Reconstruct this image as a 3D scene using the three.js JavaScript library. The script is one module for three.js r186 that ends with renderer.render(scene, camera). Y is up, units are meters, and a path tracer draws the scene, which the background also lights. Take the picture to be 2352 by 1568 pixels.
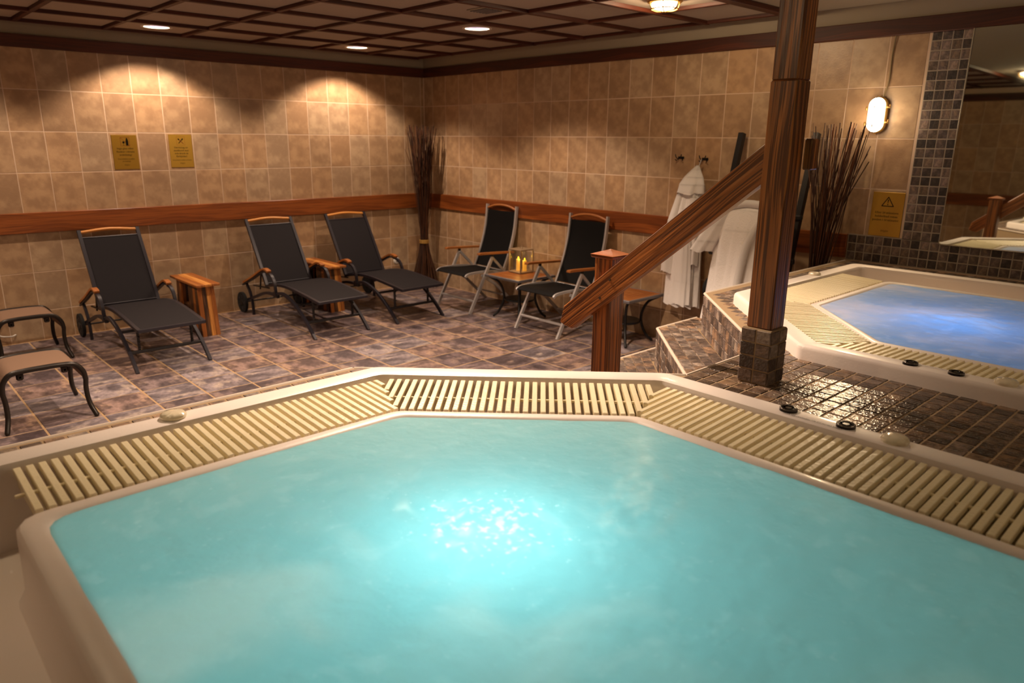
import * as THREE from 'three';
import { mergeGeometries, toCreasedNormals } from 'three/addons/utils/BufferGeometryUtils.js';

// ---------------------------------------------------------------- camera, exposure, renderer
const scene = new THREE.Scene();
scene.background = new THREE.Color(0x000000);
const camera = new THREE.PerspectiveCamera(50.30, 2352 / 1568, 0.05, 60);
{
  const R = Math.PI / 180, yaw = 47.1647 * R, pitch = 15.553 * R, roll = 0.5316 * R;
  const f = new THREE.Vector3(-Math.sin(yaw) * Math.cos(pitch), -Math.sin(pitch), -Math.cos(yaw) * Math.cos(pitch));
  const r = new THREE.Vector3(Math.cos(yaw), 0, -Math.sin(yaw));
  const u = new THREE.Vector3().crossVectors(r, f);
  const up = u.clone().multiplyScalar(Math.cos(roll)).addScaledVector(r, -Math.sin(roll));
  camera.position.set(7.378, 1.75, 5.385);
  camera.focus = 3.0; camera.userData.fStop = 2.8;
  camera.up.copy(up);
  camera.lookAt(camera.position.clone().add(f));
}
const renderer = new THREE.WebGLRenderer();
renderer.toneMapping = THREE.LinearToneMapping;
renderer.toneMappingExposure = 0.9;
renderer.shadowMap.enabled = true;

const WARM = new THREE.Color().setRGB(1.0, 0.74, 0.54);
const SPOT_POWER = 9.6;            // candela of each ceiling downlight
const SHIP_POWER = 1.0;
const TEAL = new THREE.Color().setRGB(0.43, 0.79, 0.84), TEAL_POWER = 1.0;
const BLUE = new THREE.Color().setRGB(0.13, 0.38, 1.0), BLUE_POWER = 0.62;

// ---------------------------------------------------------------- helpers
let seed = 12345;
const rnd = () => { seed = (seed * 1664525 + 1013904223) >>> 0; return seed / 4294967296; };
const rr = (a, b) => a + (b - a) * rnd();
const V = (x, y, z) => new THREE.Vector3(x, y, z);
const taken = {};
function numbered(n) { taken[n] = (taken[n] || 0) + 1; return taken[n] === 1 ? n : `${n}_${String(taken[n] - 1).padStart(3, '0')}`; }
function tag(o, label, category, group, kind) { if (label) o.userData.label = label; if (category) o.userData.category = category; if (group) o.userData.group = group; if (kind) o.userData.kind = kind; return o; }
function thing(name, label, category, pos = [0, 0, 0], turn = 0, group) { const g = new THREE.Group(); g.name = numbered(name); g.position.set(...pos); g.rotation.y = turn; scene.add(g); return tag(g, label, category, group); }
function add(parent, name, geo, mat, label) { const m = new THREE.Mesh(geo, mat); m.name = parent === scene ? numbered(name) : name; parent.add(m); if (label) m.userData.label = label; return m; }
function copyOf(o, label, pos, turn = 0) { const c = o.clone(); c.name = numbered(o.name.replace(/_\d{3}$/, '')); c.position.set(...pos); c.rotation.y = turn; c.userData = { ...o.userData, label }; scene.add(c); return c; }
const merge = (list) => mergeGeometries(list.map((g) => { const h = g.index ? g.toNonIndexed() : g; for (const k of Object.keys(h.attributes)) if (!['position', 'normal', 'uv'].includes(k)) h.deleteAttribute(k); return h; }));
const move = (g, x, y, z) => g.translate(x, y, z);

// chamfered box, 44 triangles, uv in metres by face; grain = axis (0 x,1 y,2 z) that u follows
function cbox(w, h, d, b = 0.004, grain = 0, uo = 0, vo = 0) {
  const e = [w / 2, h / 2, d / 2]; b = Math.min(b, e[0] * 0.9, e[1] * 0.9, e[2] * 0.9);
  const P = (s, k) => s.map((q, i) => q * (i === k ? e[i] : e[i] - b));
  const pos = [], nor = [], uv = [];
  const tri = (a, b2, c, n, ax) => {
    for (const p of [a, b2, c]) {
      pos.push(...p); nor.push(...n);
      const o = [0, 1, 2].filter((i) => i !== ax);
      let gu = o.includes(grain) ? grain : o[0]; const gv = o.find((i) => i !== gu);
      uv.push(p[gu] + uo, p[gv] + vo + ax * 0.37);
    }
  };
  const face = (ps, ax) => {
    const A = new THREE.Vector3(...ps[0]), B = new THREE.Vector3(...ps[1]), C = new THREE.Vector3(...ps[2]);
    const n = B.clone().sub(A).cross(C.clone().sub(A)).normalize();
    const mid = ps.reduce((m, p) => m.add(new THREE.Vector3(...p)), new THREE.Vector3());
    let q = ps; if (n.dot(mid) < 0) { q = [...ps].reverse(); n.negate(); }
    for (let i = 1; i + 1 < q.length; i++) tri(q[0], q[i], q[i + 1], [n.x, n.y, n.z], ax);
  };
  for (let k = 0; k < 3; k++) for (const s of [-1, 1]) {
    const o = [0, 1, 2].filter((i) => i !== k), S = (a, c) => { const t = [0, 0, 0]; t[k] = s; t[o[0]] = a; t[o[1]] = c; return t; };
    face([P(S(-1, -1), k), P(S(1, -1), k), P(S(1, 1), k), P(S(-1, 1), k)], k);
  }
  for (let k = 0; k < 3; k++) for (let l = k + 1; l < 3; l++) { const m = 3 - k - l; for (const a of [-1, 1]) for (const c of [-1, 1]) {
    const S = (q) => { const t = [0, 0, 0]; t[k] = a; t[l] = c; t[m] = q; return t; };
    face([P(S(-1), k), P(S(1), k), P(S(1), l), P(S(-1), l)], k);
  } }
  for (const a of [-1, 1]) for (const c of [-1, 1]) for (const q of [-1, 1]) face([0, 1, 2].map((k) => P([a, c, q], k)), 1);
  const g = new THREE.BufferGeometry();
  g.setAttribute('position', new THREE.Float32BufferAttribute(pos, 3)); g.setAttribute('normal', new THREE.Float32BufferAttribute(nor, 3)); g.setAttribute('uv', new THREE.Float32BufferAttribute(uv, 2));
  return g;
}
const boxAt = (x, y, z, w, h, d, b, grain, uo, vo) => move(cbox(w, h, d, b, grain, uo, vo), x, y, z);
// box between two points (bar)
function barBetween(a, b, w, t, bev = 0.003) { const d = b.clone().sub(a), L = d.length(); const g = cbox(w, L, t, bev, 1); g.applyQuaternion(new THREE.Quaternion().setFromUnitVectors(V(0, 1, 0), d.normalize())); return move(g, (a.x + b.x) / 2, (a.y + b.y) / 2, (a.z + b.z) / 2); }
function tube(pts, r, seg = 24, rad = 8) { return new THREE.TubeGeometry(new THREE.CatmullRomCurve3(pts, false, 'centripetal'), seg, r, rad, false); }
function tubeCapped(pts, r, seg = 24, rad = 8) { const g = tube(pts, r, seg, rad); const s1 = new THREE.SphereGeometry(r, rad, 4); move(s1, ...pts[0].toArray()); const s2 = new THREE.SphereGeometry(r, rad, 4); move(s2, ...pts[pts.length - 1].toArray()); return merge([g, s1, s2]); }
// flat bar along a smooth planar path: points are [a, y]; plane 'x' -> a is x (width along z), plane 'z' -> a is z (width along x)
function pathBar(pts, thick, width, plane = 'x', off = 0, smooth = 16, uvScale = 1) {
  let c = pts.map((p) => new THREE.Vector2(p[0], p[1]));
  if (smooth && pts.length > 2) c = new THREE.SplineCurve(c).getPoints(smooth);
  const n = c.length, L = [], Rr = []; let len = 0; const us = [];
  for (let i = 0; i < n; i++) {
    const a = c[Math.max(0, i - 1)], b = c[Math.min(n - 1, i + 1)], t = b.clone().sub(a).normalize(), no = new THREE.Vector2(-t.y, t.x);
    L.push(c[i].clone().addScaledVector(no, thick / 2)); Rr.push(c[i].clone().addScaledVector(no, -thick / 2));
    if (i) len += c[i].distanceTo(c[i - 1]); us.push(len * uvScale);
  }
  const pos = [], uv = []; const w = width / 2;
  const P = (q, s) => plane === 'x' ? [q.x, q.y, s * w + off] : [s * w + off, q.y, q.x];
  const quad = (a, b, d, e, u0, u1, v0, v1) => { pos.push(...a, ...b, ...d, ...a, ...d, ...e); uv.push(u0, v0, u1, v0, u1, v1, u0, v0, u1, v1, u0, v1); };
  const flip = plane === 'x' ? 1 : -1;
  const Q = (a, b, d, e, ...r) => flip > 0 ? quad(a, b, d, e, ...r) : quad(e, d, b, a, ...r);
  for (let i = 0; i + 1 < n; i++) {
    Q(P(L[i], 1), P(L[i + 1], 1), P(L[i + 1], -1), P(L[i], -1), us[i], us[i + 1], 0, width);
    Q(P(Rr[i], -1), P(Rr[i + 1], -1), P(Rr[i + 1], 1), P(Rr[i], 1), us[i], us[i + 1], 0, width);
    Q(P(Rr[i], 1), P(Rr[i + 1], 1), P(L[i + 1], 1), P(L[i], 1), us[i], us[i + 1], 0, thick);
    Q(P(L[i], -1), P(L[i + 1], -1), P(Rr[i + 1], -1), P(Rr[i], -1), us[i], us[i + 1], 0, thick);
  }
  Q(P(L[0], 1), P(L[0], -1), P(Rr[0], -1), P(Rr[0], 1), 0, thick, 0, width);
  Q(P(L[n - 1], -1), P(L[n - 1], 1), P(Rr[n - 1], 1), P(Rr[n - 1], -1), 0, thick, 0, width);
  const g = new THREE.BufferGeometry(); g.setAttribute('position', new THREE.Float32BufferAttribute(pos, 3)); g.setAttribute('uv', new THREE.Float32BufferAttribute(uv, 2));
  g.computeVertexNormals(); return toCreasedNormals(g, 0.7);
}
// noise -------------------------------------------------------------
function hash(x, y, s) { let h = (x * 374761393 + y * 668265263 + s * 974711) | 0; h = Math.imul(h ^ (h >>> 13), 1274126177); return ((h ^ (h >>> 16)) >>> 0) / 4294967296; }
function vnoise(x, y, px, py, s) { // tileable value noise
  const xi = Math.floor(x), yi = Math.floor(y), fx = x - xi, fy = y - yi, u = fx * fx * (3 - 2 * fx), v = fy * fy * (3 - 2 * fy);
  const H = (a, b) => hash(((a % px) + px) % px, ((b % py) + py) % py, s);
  return (H(xi, yi) * (1 - u) + H(xi + 1, yi) * u) * (1 - v) + (H(xi, yi + 1) * (1 - u) + H(xi + 1, yi + 1) * u) * v;
}
function fbm(x, y, fx, fy, oct, s) { let a = 0, w = 0.5, t = 0; for (let i = 0; i < oct; i++) { a += w * vnoise(x * fx, y * fy, fx, fy, s + i * 17); t += w; w *= 0.5; fx *= 2; fy *= 2; } return a / t; }
function dataTex(n, fn, srgb, repX = 1, repY = 1) {
  const d = new Uint8Array(n * n * 4);
  for (let j = 0; j < n; j++) for (let i = 0; i < n; i++) { const c = fn(i / n, j / n), k = (j * n + i) * 4; for (let q = 0; q < 3; q++) d[k + q] = Math.max(0, Math.min(255, Math.round(c[q]))); d[k + 3] = 255; }
  const t = new THREE.DataTexture(d, n, n, THREE.RGBAFormat); t.wrapS = t.wrapT = THREE.RepeatWrapping; t.magFilter = THREE.LinearFilter; t.minFilter = THREE.LinearFilter; if (srgb) t.colorSpace = THREE.SRGBColorSpace; t.repeat.set(repX, repY); t.needsUpdate = true; return t;
}
const lerp3 = (a, b, t) => [0, 1, 2].map((i) => a[i] + (b[i] - a[i]) * t);
const sstep = (a, b, x) => { const t = Math.max(0, Math.min(1, (x - a) / (b - a))); return t * t * (3 - 2 * t); };

// ---------------------------------------------------------------- materials
const std = (o) => new THREE.MeshStandardMaterial(o);
const phy = (o) => new THREE.MeshPhysicalMaterial(o);
const texWallTile = dataTex(512, (x, y) => { const a = fbm(x, y, 13, 13, 4, 3), b = fbm(x, y, 34, 34, 3, 9); const t = sstep(0.3, 0.72, a * 0.75 + b * 0.25); return lerp3([164, 137, 109], [188, 161, 129], t); }, true, 1, 1);
const texSlate = dataTex(1024, (x, y) => {
  const a = fbm(x, y, 9, 15, 5, 41), b = fbm(x, y, 12, 20, 4, 77), c = fbm(x, y, 90, 90, 2, 5);
  let q = lerp3([86, 79, 84], [134, 123, 126], sstep(0.3, 0.7, a)); q = lerp3(q, [164, 149, 138], sstep(0.5, 0.78, b) * 0.75); q = lerp3(q, [66, 60, 64], sstep(0.52, 0.78, fbm(x, y, 16, 26, 4, 123)) * 0.6);
  return q.map((v) => v * 1.16 * (0.86 + 0.28 * c));
}, true, 0.8, 0.8);
const texSlateBump = dataTex(512, (x, y) => { const v = 255 * (0.6 * fbm(x, y, 12, 20, 5, 41) + 0.4 * fbm(x, y, 60, 60, 3, 8)); return [v, v, v]; }, false, 1.2, 1.2);
const texStone = dataTex(512, (x, y) => { const a = fbm(x, y, 12, 12, 5, 61), c = fbm(x, y, 80, 80, 2, 6), b = fbm(x, y, 20, 12, 4, 23); let q = lerp3([84, 74, 68], [134, 120, 110], sstep(0.3, 0.7, a)); q = lerp3(q, [150, 128, 104], sstep(0.6, 0.78, b) * 0.5); return q.map((v) => v * 1.16 * (0.84 + 0.32 * c)); }, true, 1.6, 1.6);
const texStoneBump = dataTex(512, (x, y) => { const v = 255 * (0.5 * fbm(x, y, 20, 20, 4, 61) + 0.5 * fbm(x, y, 70, 70, 3, 16)); return [v, v, v]; }, false, 2.2, 2.2);
function woodTex(c0, c1, c2, s, fine = 1) {
  return dataTex(1024, (x, y) => {
    const warp = fbm(x, y, 2, 5, 2, s) * 0.06; const g = fbm(x, (y + warp) % 1, 2, 40, 3, s + 5), f = fbm(x, (y + warp * 0.8) % 1, 4, 210, 2, s + 9);
    let q = lerp3(c0, c1, sstep(0.3, 0.7, g)); q = lerp3(q, c2, sstep(0.46, 0.66, f) * 0.85 * fine); return q;
  }, true, 1, 1);
}
const texOak = woodTex([146, 86, 40], [174, 106, 52], [74, 39, 17], 11, 0.9);
const texMerbau = woodTex([118, 62, 28], [152, 84, 38], [88, 42, 18], 31, 0.5);
const texPine = woodTex([206, 150, 84], [232, 182, 116], [170, 112, 56], 51, 0.6);
const texAcaciaDark = woodTex([74, 46, 28], [112, 72, 42], [38, 22, 12], 71);
const texBump = dataTex(512, (x, y) => { const v = 255 * fbm(x, y, 4, 150, 3, 20); return [v, v, v]; }, false);
const texFine = dataTex(512, (x, y) => { const v = 255 * fbm(x, y, 40, 40, 4, 3); return [v, v, v]; }, false, 3, 3);
const texRough = dataTex(512, (x, y) => { const a = fbm(x, y, 10, 10, 4, 91); const v = 60 + 130 * a; return [v, v, v]; }, false, 1.3, 1.3);
const texWeave = dataTex(256, (x, y) => { const k = (Math.sin(x * Math.PI * 2 * 32) * Math.sin(y * Math.PI * 2 * 32)); const v = 150 + 60 * k + 40 * hash(Math.floor(x * 64), Math.floor(y * 64), 3); return [v, v, v]; }, false, 8, 8);
const texTerry = dataTex(512, (x, y) => { const v = 255 * (0.5 * fbm(x, y, 100, 100, 2, 13) + 0.5 * fbm(x, y, 30, 30, 3, 14)); return [v, v, v]; }, false, 3, 3);

const M = {
  grout: std({ color: 0xd6bca2, roughness: 0.9 }),
  wallTile: std({ map: texWallTile, roughness: 0.38, bumpMap: texFine, bumpScale: 0.0006 }),
  slate: std({ map: texSlate, roughness: 0.42, bumpMap: texSlateBump, bumpScale: 0.004 }),
  slateGrout: std({ color: 0xb2936f, roughness: 0.95 }),
  stoneGrout: std({ color: 0x9a8264, roughness: 0.95 }),
  mosaicGrout: std({ color: 0xa89c8c, roughness: 0.95 }),
  nosing: std({ color: 0xd8cabb, roughness: 0.4 }),
  plaster: std({ color: 0x9a8e7c, roughness: 0.95 }),
  ceilPanel: std({ color: 0xa09284, roughness: 0.9 }),
  oak: std({ map: texOak, roughness: 0.38, bumpMap: texBump, bumpScale: 0.0022 }),
  merbau: std({ map: texMerbau, roughness: 0.3, bumpMap: texBump, bumpScale: 0.0006 }),
  beam: std({ map: texMerbau, color: 0x907468, roughness: 0.6 }),
  pine: std({ map: texPine, color: 0xf4dcb8, roughness: 0.4 }),
  teak: std({ map: texPine, color: 0xb89474, roughness: 0.45 }),
  acacia: std({ map: texAcaciaDark, roughness: 0.4 }),
  acaciaMid: std({ map: texPine, color: 0xbc9878, roughness: 0.4 }),
  charcoal: std({ color: 0x25222a, roughness: 0.42, metalness: 0.2 }),
  black: std({ color: 0x141214, roughness: 0.45 }),
  sling: phy({ specularIntensity: 0.4, color: 0x1c191d, roughness: 0.75, bumpMap: texWeave, bumpScale: 0.0005 }),
  slingBlack: phy({ specularIntensity: 0.3, color: 0x0c0b0c, roughness: 0.7, bumpMap: texWeave, bumpScale: 0.0005 }),
  slingTaupe: std({ color: 0x80644f, roughness: 0.85, bumpMap: texWeave, bumpScale: 0.0008 }),
  bronze: std({ color: 0x2a2420, roughness: 0.35, metalness: 0.4 }),
  silver: std({ color: 0xb2aeae, roughness: 0.4, metalness: 0.35 }),
  iron: std({ color: 0x17171a, roughness: 0.4, metalness: 0.3 }),
  greyEdge: std({ color: 0x6d6a6e, roughness: 0.4, metalness: 0.3 }),
  rubber: std({ color: 0x0c0c0d, roughness: 0.8 }),
  twig: std({ color: 0x3a2012, roughness: 0.8 }),
  twigB: std({ color: 0x5c3418, roughness: 0.8 }),
  straw: std({ color: 0xa07a38, roughness: 0.85 }),
  terry: std({ color: 0xf8f4f2, roughness: 0.95, bumpMap: texTerry, bumpScale: 0.004 }),
  acrylic: phy({ color: 0xf2e7e0, roughness: 0.42, clearcoat: 0.16, clearcoatRoughness: 0.1, bumpMap: texFine, bumpScale: 0.0003 }),
  slat: phy({ color: 0xf0e3bf, roughness: 0.35, bumpMap: texFine, bumpScale: 0.0008 }),
  cap: phy({ color: 0xf0e4c8, roughness: 0.15, clearcoat: 0.8, clearcoatRoughness: 0.08 }),
  chrome: std({ color: 0x8a8684, roughness: 0.12, metalness: 1 }),
  chromeDark: std({ color: 0x2c2826, roughness: 0.18, metalness: 0.9 }),
  mirror: std({ color: 0xb4b6aa, roughness: 0.02, metalness: 1 }),
  mirrorEdge: std({ color: 0xb8b0a0, roughness: 0.25, metalness: 0.7 }),
  brassPaint: std({ color: 0xb08a4a, roughness: 0.35, metalness: 0.7 }),
  candle: std({ color: 0xe8d090, roughness: 0.6, emissive: 0xffa010, emissiveIntensity: 0.55 }),
  flame: std({ color: 0xffe040, emissive: 0xffd020, emissiveIntensity: 4 }),
  lanternGlass: phy({ color: 0xffffff, roughness: 0.05, transmission: 1, thickness: 0, ior: 1.45 }),
  lanternFrame: std({ color: 0x947c5e, roughness: 0.6 }),
  white: std({ color: 0xd8d4cc, roughness: 0.5 }),
  cable: std({ color: 0x8d7a56, roughness: 0.6 }),
  reflector: std({ color: 0xd8d4e0, roughness: 0.25, metalness: 0.9 }),
};
const stoneTones = [0xffffff, 0xd2cac6, 0xb4a8a2, 0xf4dcc4, 0xc4bcbc].map((c) => std({ map: texStone, color: c, roughness: 0.75, bumpMap: texStoneBump, bumpScale: 0.004 }));
const wetTones = [0xd8ccc0, 0xb0a49c, 0x8c827c, 0xe8d4bc, 0xc4bcb8].map((c) => std({ map: texStone, color: c, roughness: 0.36, roughnessMap: texRough, bumpMap: texStoneBump, bumpScale: 0.0025 }));
const mosaicTones = [0xe0dae0, 0xbcb6bc, 0x8c868a, 0xccc4be, 0x6e6a6e, 0xf4eef0].map((c) => std({ map: texStone, color: c, roughness: 0.5, bumpMap: texStoneBump, bumpScale: 0.003 }));
const slateTones = [0xffffff, 0xe2d8d4, 0xf6e2d2, 0xcac0c0].map((c) => std({ map: texSlate, color: c, roughness: 0.42, bumpMap: texSlateBump, bumpScale: 0.004 }));
const wallTones = [0xffffff, 0xf4ecE4, 0xfff4e8].map((c) => std({ map: texWallTile, color: c, roughness: 0.38, bumpMap: texFine, bumpScale: 0.0006 }));

// polygon helpers (x,z)
function inside(poly, x, z) { let c = false; for (let i = 0, j = poly.length - 1; i < poly.length; j = i++) { const [xi, zi] = poly[i], [xj, zj] = poly[j]; if ((zi > z) !== (zj > z) && x < (xj - xi) * (z - zi) / (zj - zi) + xi) c = !c; } return c; }
function prism(poly, y0, y1, holes = []) { // extrude an x,z outline between two heights
  const s = new THREE.Shape(poly.map(([x, z]) => new THREE.Vector2(x, -z)));
  for (const h of holes) s.holes.push(new THREE.Path(h.map(([x, z]) => new THREE.Vector2(x, -z))));
  const g = new THREE.ExtrudeGeometry(s, { depth: y1 - y0, bevelEnabled: false }); g.rotateX(-Math.PI / 2); return move(g, 0, y0, 0);
}
// pieces: list of {geo, mat, x,y,z, ry}; the first `most` become meshes of their own, the others one joined part
function pieces(parent, name, list, most = 300) {
  list.slice(0, most).forEach((p) => { const m = add(parent, name, p.geo, p.mat); m.position.set(p.x, p.y, p.z); if (p.q) m.quaternion.copy(p.q); });
  const rest = list.slice(most); if (!rest.length) return;
  const by = new Map(); rest.forEach((p) => { const k = p.mat; if (!by.has(k)) by.set(k, []); const g = p.geo.clone(); if (p.q) g.applyQuaternion(p.q); by.get(k).push(move(g, p.x, p.y, p.z)); });
  const gs = [], mats = []; for (const [m, l] of by) { gs.push(merge(l)); mats.push(m); }
  const all = mergeGeometries(gs, true); const o = new THREE.Mesh(all, mats); o.name = `${name}_field`; o.userData.kind = 'stuff'; parent.add(o);
}
const toCam = (p) => Math.hypot(p.x - camera.position.x, p.z - camera.position.z);

// ---------------------------------------------------------------- room shell
const RX = 8.7, RZ = 7.35, CEIL = 2.64;
const struct = (name, geo, mat) => { const m = add(scene, name, geo, mat); m.userData.kind = 'structure'; return m; };
const wallLeft = struct('wall_left', boxAt(-0.1012, 1.4, RZ / 2 - 0.1, 0.2, 3.0, RZ + 0.4, 0.001), M.grout); tag(wallLeft, 'beige tiled wall behind the three sun loungers', 'wall');
const wallBack = struct('wall_back', boxAt(RX / 2, 1.4, -0.1012, RX + 0.2, 3.0, 0.2, 0.001), M.grout); tag(wallBack, 'beige tiled wall behind the recliner chairs and hanging robes', 'wall');
const wallFront = struct('wall_front', boxAt(RX / 2, 1.4, RZ + 0.1012, RX + 0.2, 3.0, 0.2, 0.001), M.grout); tag(wallFront, 'beige tiled wall seen in the mirror', 'wall');
const wallRight = struct('wall_right', boxAt(RX + 0.1, 1.4, RZ / 2, 0.2, 3.0, RZ + 0.4, 0.001), M.plaster); tag(wallRight, 'plain plaster wall outside the picture', 'wall');
const floorTop = -0.003;
const floor = struct('floor', boxAt(RX / 2, -0.1014, RZ / 2, RX + 0.2, 0.2, RZ + 0.2, 0.001), M.slateGrout); tag(floor, 'slate tiled floor under the loungers and chairs', 'floor');

// wall tiles (rows by height, columns by pitch), proud of the grout
{
  const rows = [[2.11, 2.44], [1.775, 2.11], [1.438, 1.775], [1.10, 1.438], [0.60, 0.945], [0.26, 0.60], [0.0, 0.26]];
  const J = 0.006, geos = {};
  const geo = (w, h, axis) => { const k = `${w.toFixed(3)}_${h.toFixed(3)}_${axis}`; if (!geos[k]) geos[k] = [0, 1, 2, 3, 4].map((i) => axis === 'x' ? cbox(0.012, h, w, 0.0015, 1, i * 0.31, i * 0.17) : cbox(w, h, 0.012, 0.0015, 1, i * 0.31, i * 0.17)); return geos[k]; };
  const run = (parent, axis, at, start, end, pitch, phase, skip) => {
    const list = [];
    for (const [y0, y1] of rows) for (let k = 0; ; k++) {
      let a = phase + (k - 1) * pitch, b = a + pitch; if (a >= end - 0.01) break; a = Math.max(a, start); b = Math.min(b, end); if (b - a < 0.02) continue;
      if (skip && skip((a + b) / 2, (y0 + y1) / 2)) continue;
      const g = geo(b - a - J, y1 - y0 - J, axis), u = (a + b) / 2, y = (y0 + y1) / 2, jit = (rnd() - 0.5) * 0.0008;
      list.push({ geo: g[Math.floor(rnd() * 5)], mat: wallTones[Math.floor(rnd() * 3)], x: axis === 'x' ? at + jit : u, y, z: axis === 'x' ? u : at + jit });
    }
    pieces(parent, 'wall_tile', list, 300);
  };
  run(wallLeft, 'x', -0.006, 0.006, RZ, 0.2440, 0.297 - 0.244);
  run(wallBack, 'z', -0.006, 0, 5.512, 0.2425, 0.407 - 0.2425, (x, y) => (x > 5.16 && y < 1.0));
  run(wallFront, 'z', RZ + 0.006, 0, 7.0, 0.2425, 0.407 - 0.2425, (x, y) => x > 5.16 && y < 1.0);
}
// floor tiles
{
  const p = 0.3325, list = [], gs = [0, 1, 2, 3, 4, 5, 6, 7].map((i) => cbox(p - 0.010, 0.012, p - 0.010, 0.003, i % 2 ? 2 : 0, i * 0.23, i * 0.41));
  for (let i = -1; i < 16; i++) for (let j = -1; j < 23; j++) {
    const x = 0.025 + (i + 0.5) * p, z = (j + 0.5) * p + 0.005; if (x < -0.05 || z < -0.05) continue;
    if (x > 5.15 + 0.1 && z > -1) continue;
    if (x - p / 2 > 5.2) continue;
    list.push({ geo: gs[Math.floor(rnd() * 8)], mat: slateTones[Math.floor(rnd() * 4)], x, y: -0.0055 + rr(-0.0004, 0.0004), z, s: z > 5.4 ? 99 : toCam({ x, z }) });
  }
  list.sort((a, b) => a.s - b.s);
  pieces(floor, 'floor_tile', list, 300);
}
// dado rails and upper trims
{
  const board = (name, x0, z0, x1, z1, y0, y1, t, mat, label) => {
    const alongX = Math.abs(x1 - x0) > Math.abs(z1 - z0), L = alongX ? x1 - x0 : z1 - z0;
    const g = alongX ? cbox(L, y1 - y0, t, 0.004, 0, 0.3, 0.2) : cbox(t, y1 - y0, L, 0.004, 2, 0.7, 0.1);
    const m = struct(name, g, mat); m.position.set((x0 + x1) / 2, (y0 + y1) / 2, (z0 + z1) / 2); return tag(m, label, 'trim');
  };
  board('trim_1', 0.011, 0.012, 0.011, RZ, 0.938, 1.109, 0.022, M.merbau, 'reddish wooden dado board along the lounger wall');
  board('trim_2', 0.024, 0.011, 5.15, 0.011, 0.938, 1.109, 0.022, M.merbau, 'reddish wooden dado board along the recliner chair wall');
  board('trim_3', 0.014, 0.012, 0.014, RZ, 2.432, 2.533, 0.028, M.beam, 'dark wooden trim at the top of the lounger wall');
  board('trim_4', 0.03, 0.014, RX, 0.014, 2.432, 2.533, 0.028, M.beam, 'dark wooden trim at the top of the recliner chair wall');
  board('trim_5', 0.024, RZ - 0.011, 5.15, RZ - 0.011, 0.938, 1.109, 0.022, M.merbau, 'reddish wooden dado board reflected in the mirror');
  board('trim_6', 0.03, RZ - 0.014, RX, RZ - 0.014, 2.432, 2.533, 0.028, M.beam, 'dark wooden upper trim reflected in the mirror');
}
// upper wall bands above the trim
struct('wall_left_band', boxAt(0.0, 2.6, RZ / 2, 0.012, 0.14, RZ, 0.001), M.plaster).userData.label = 'painted strip above the wooden trim on the lounger wall';
struct('wall_back_band', boxAt(RX / 2, 2.6, 0.0, RX, 0.14, 0.012, 0.001), M.plaster).userData.label = 'painted strip above the wooden trim on the recliner chair wall';

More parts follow.
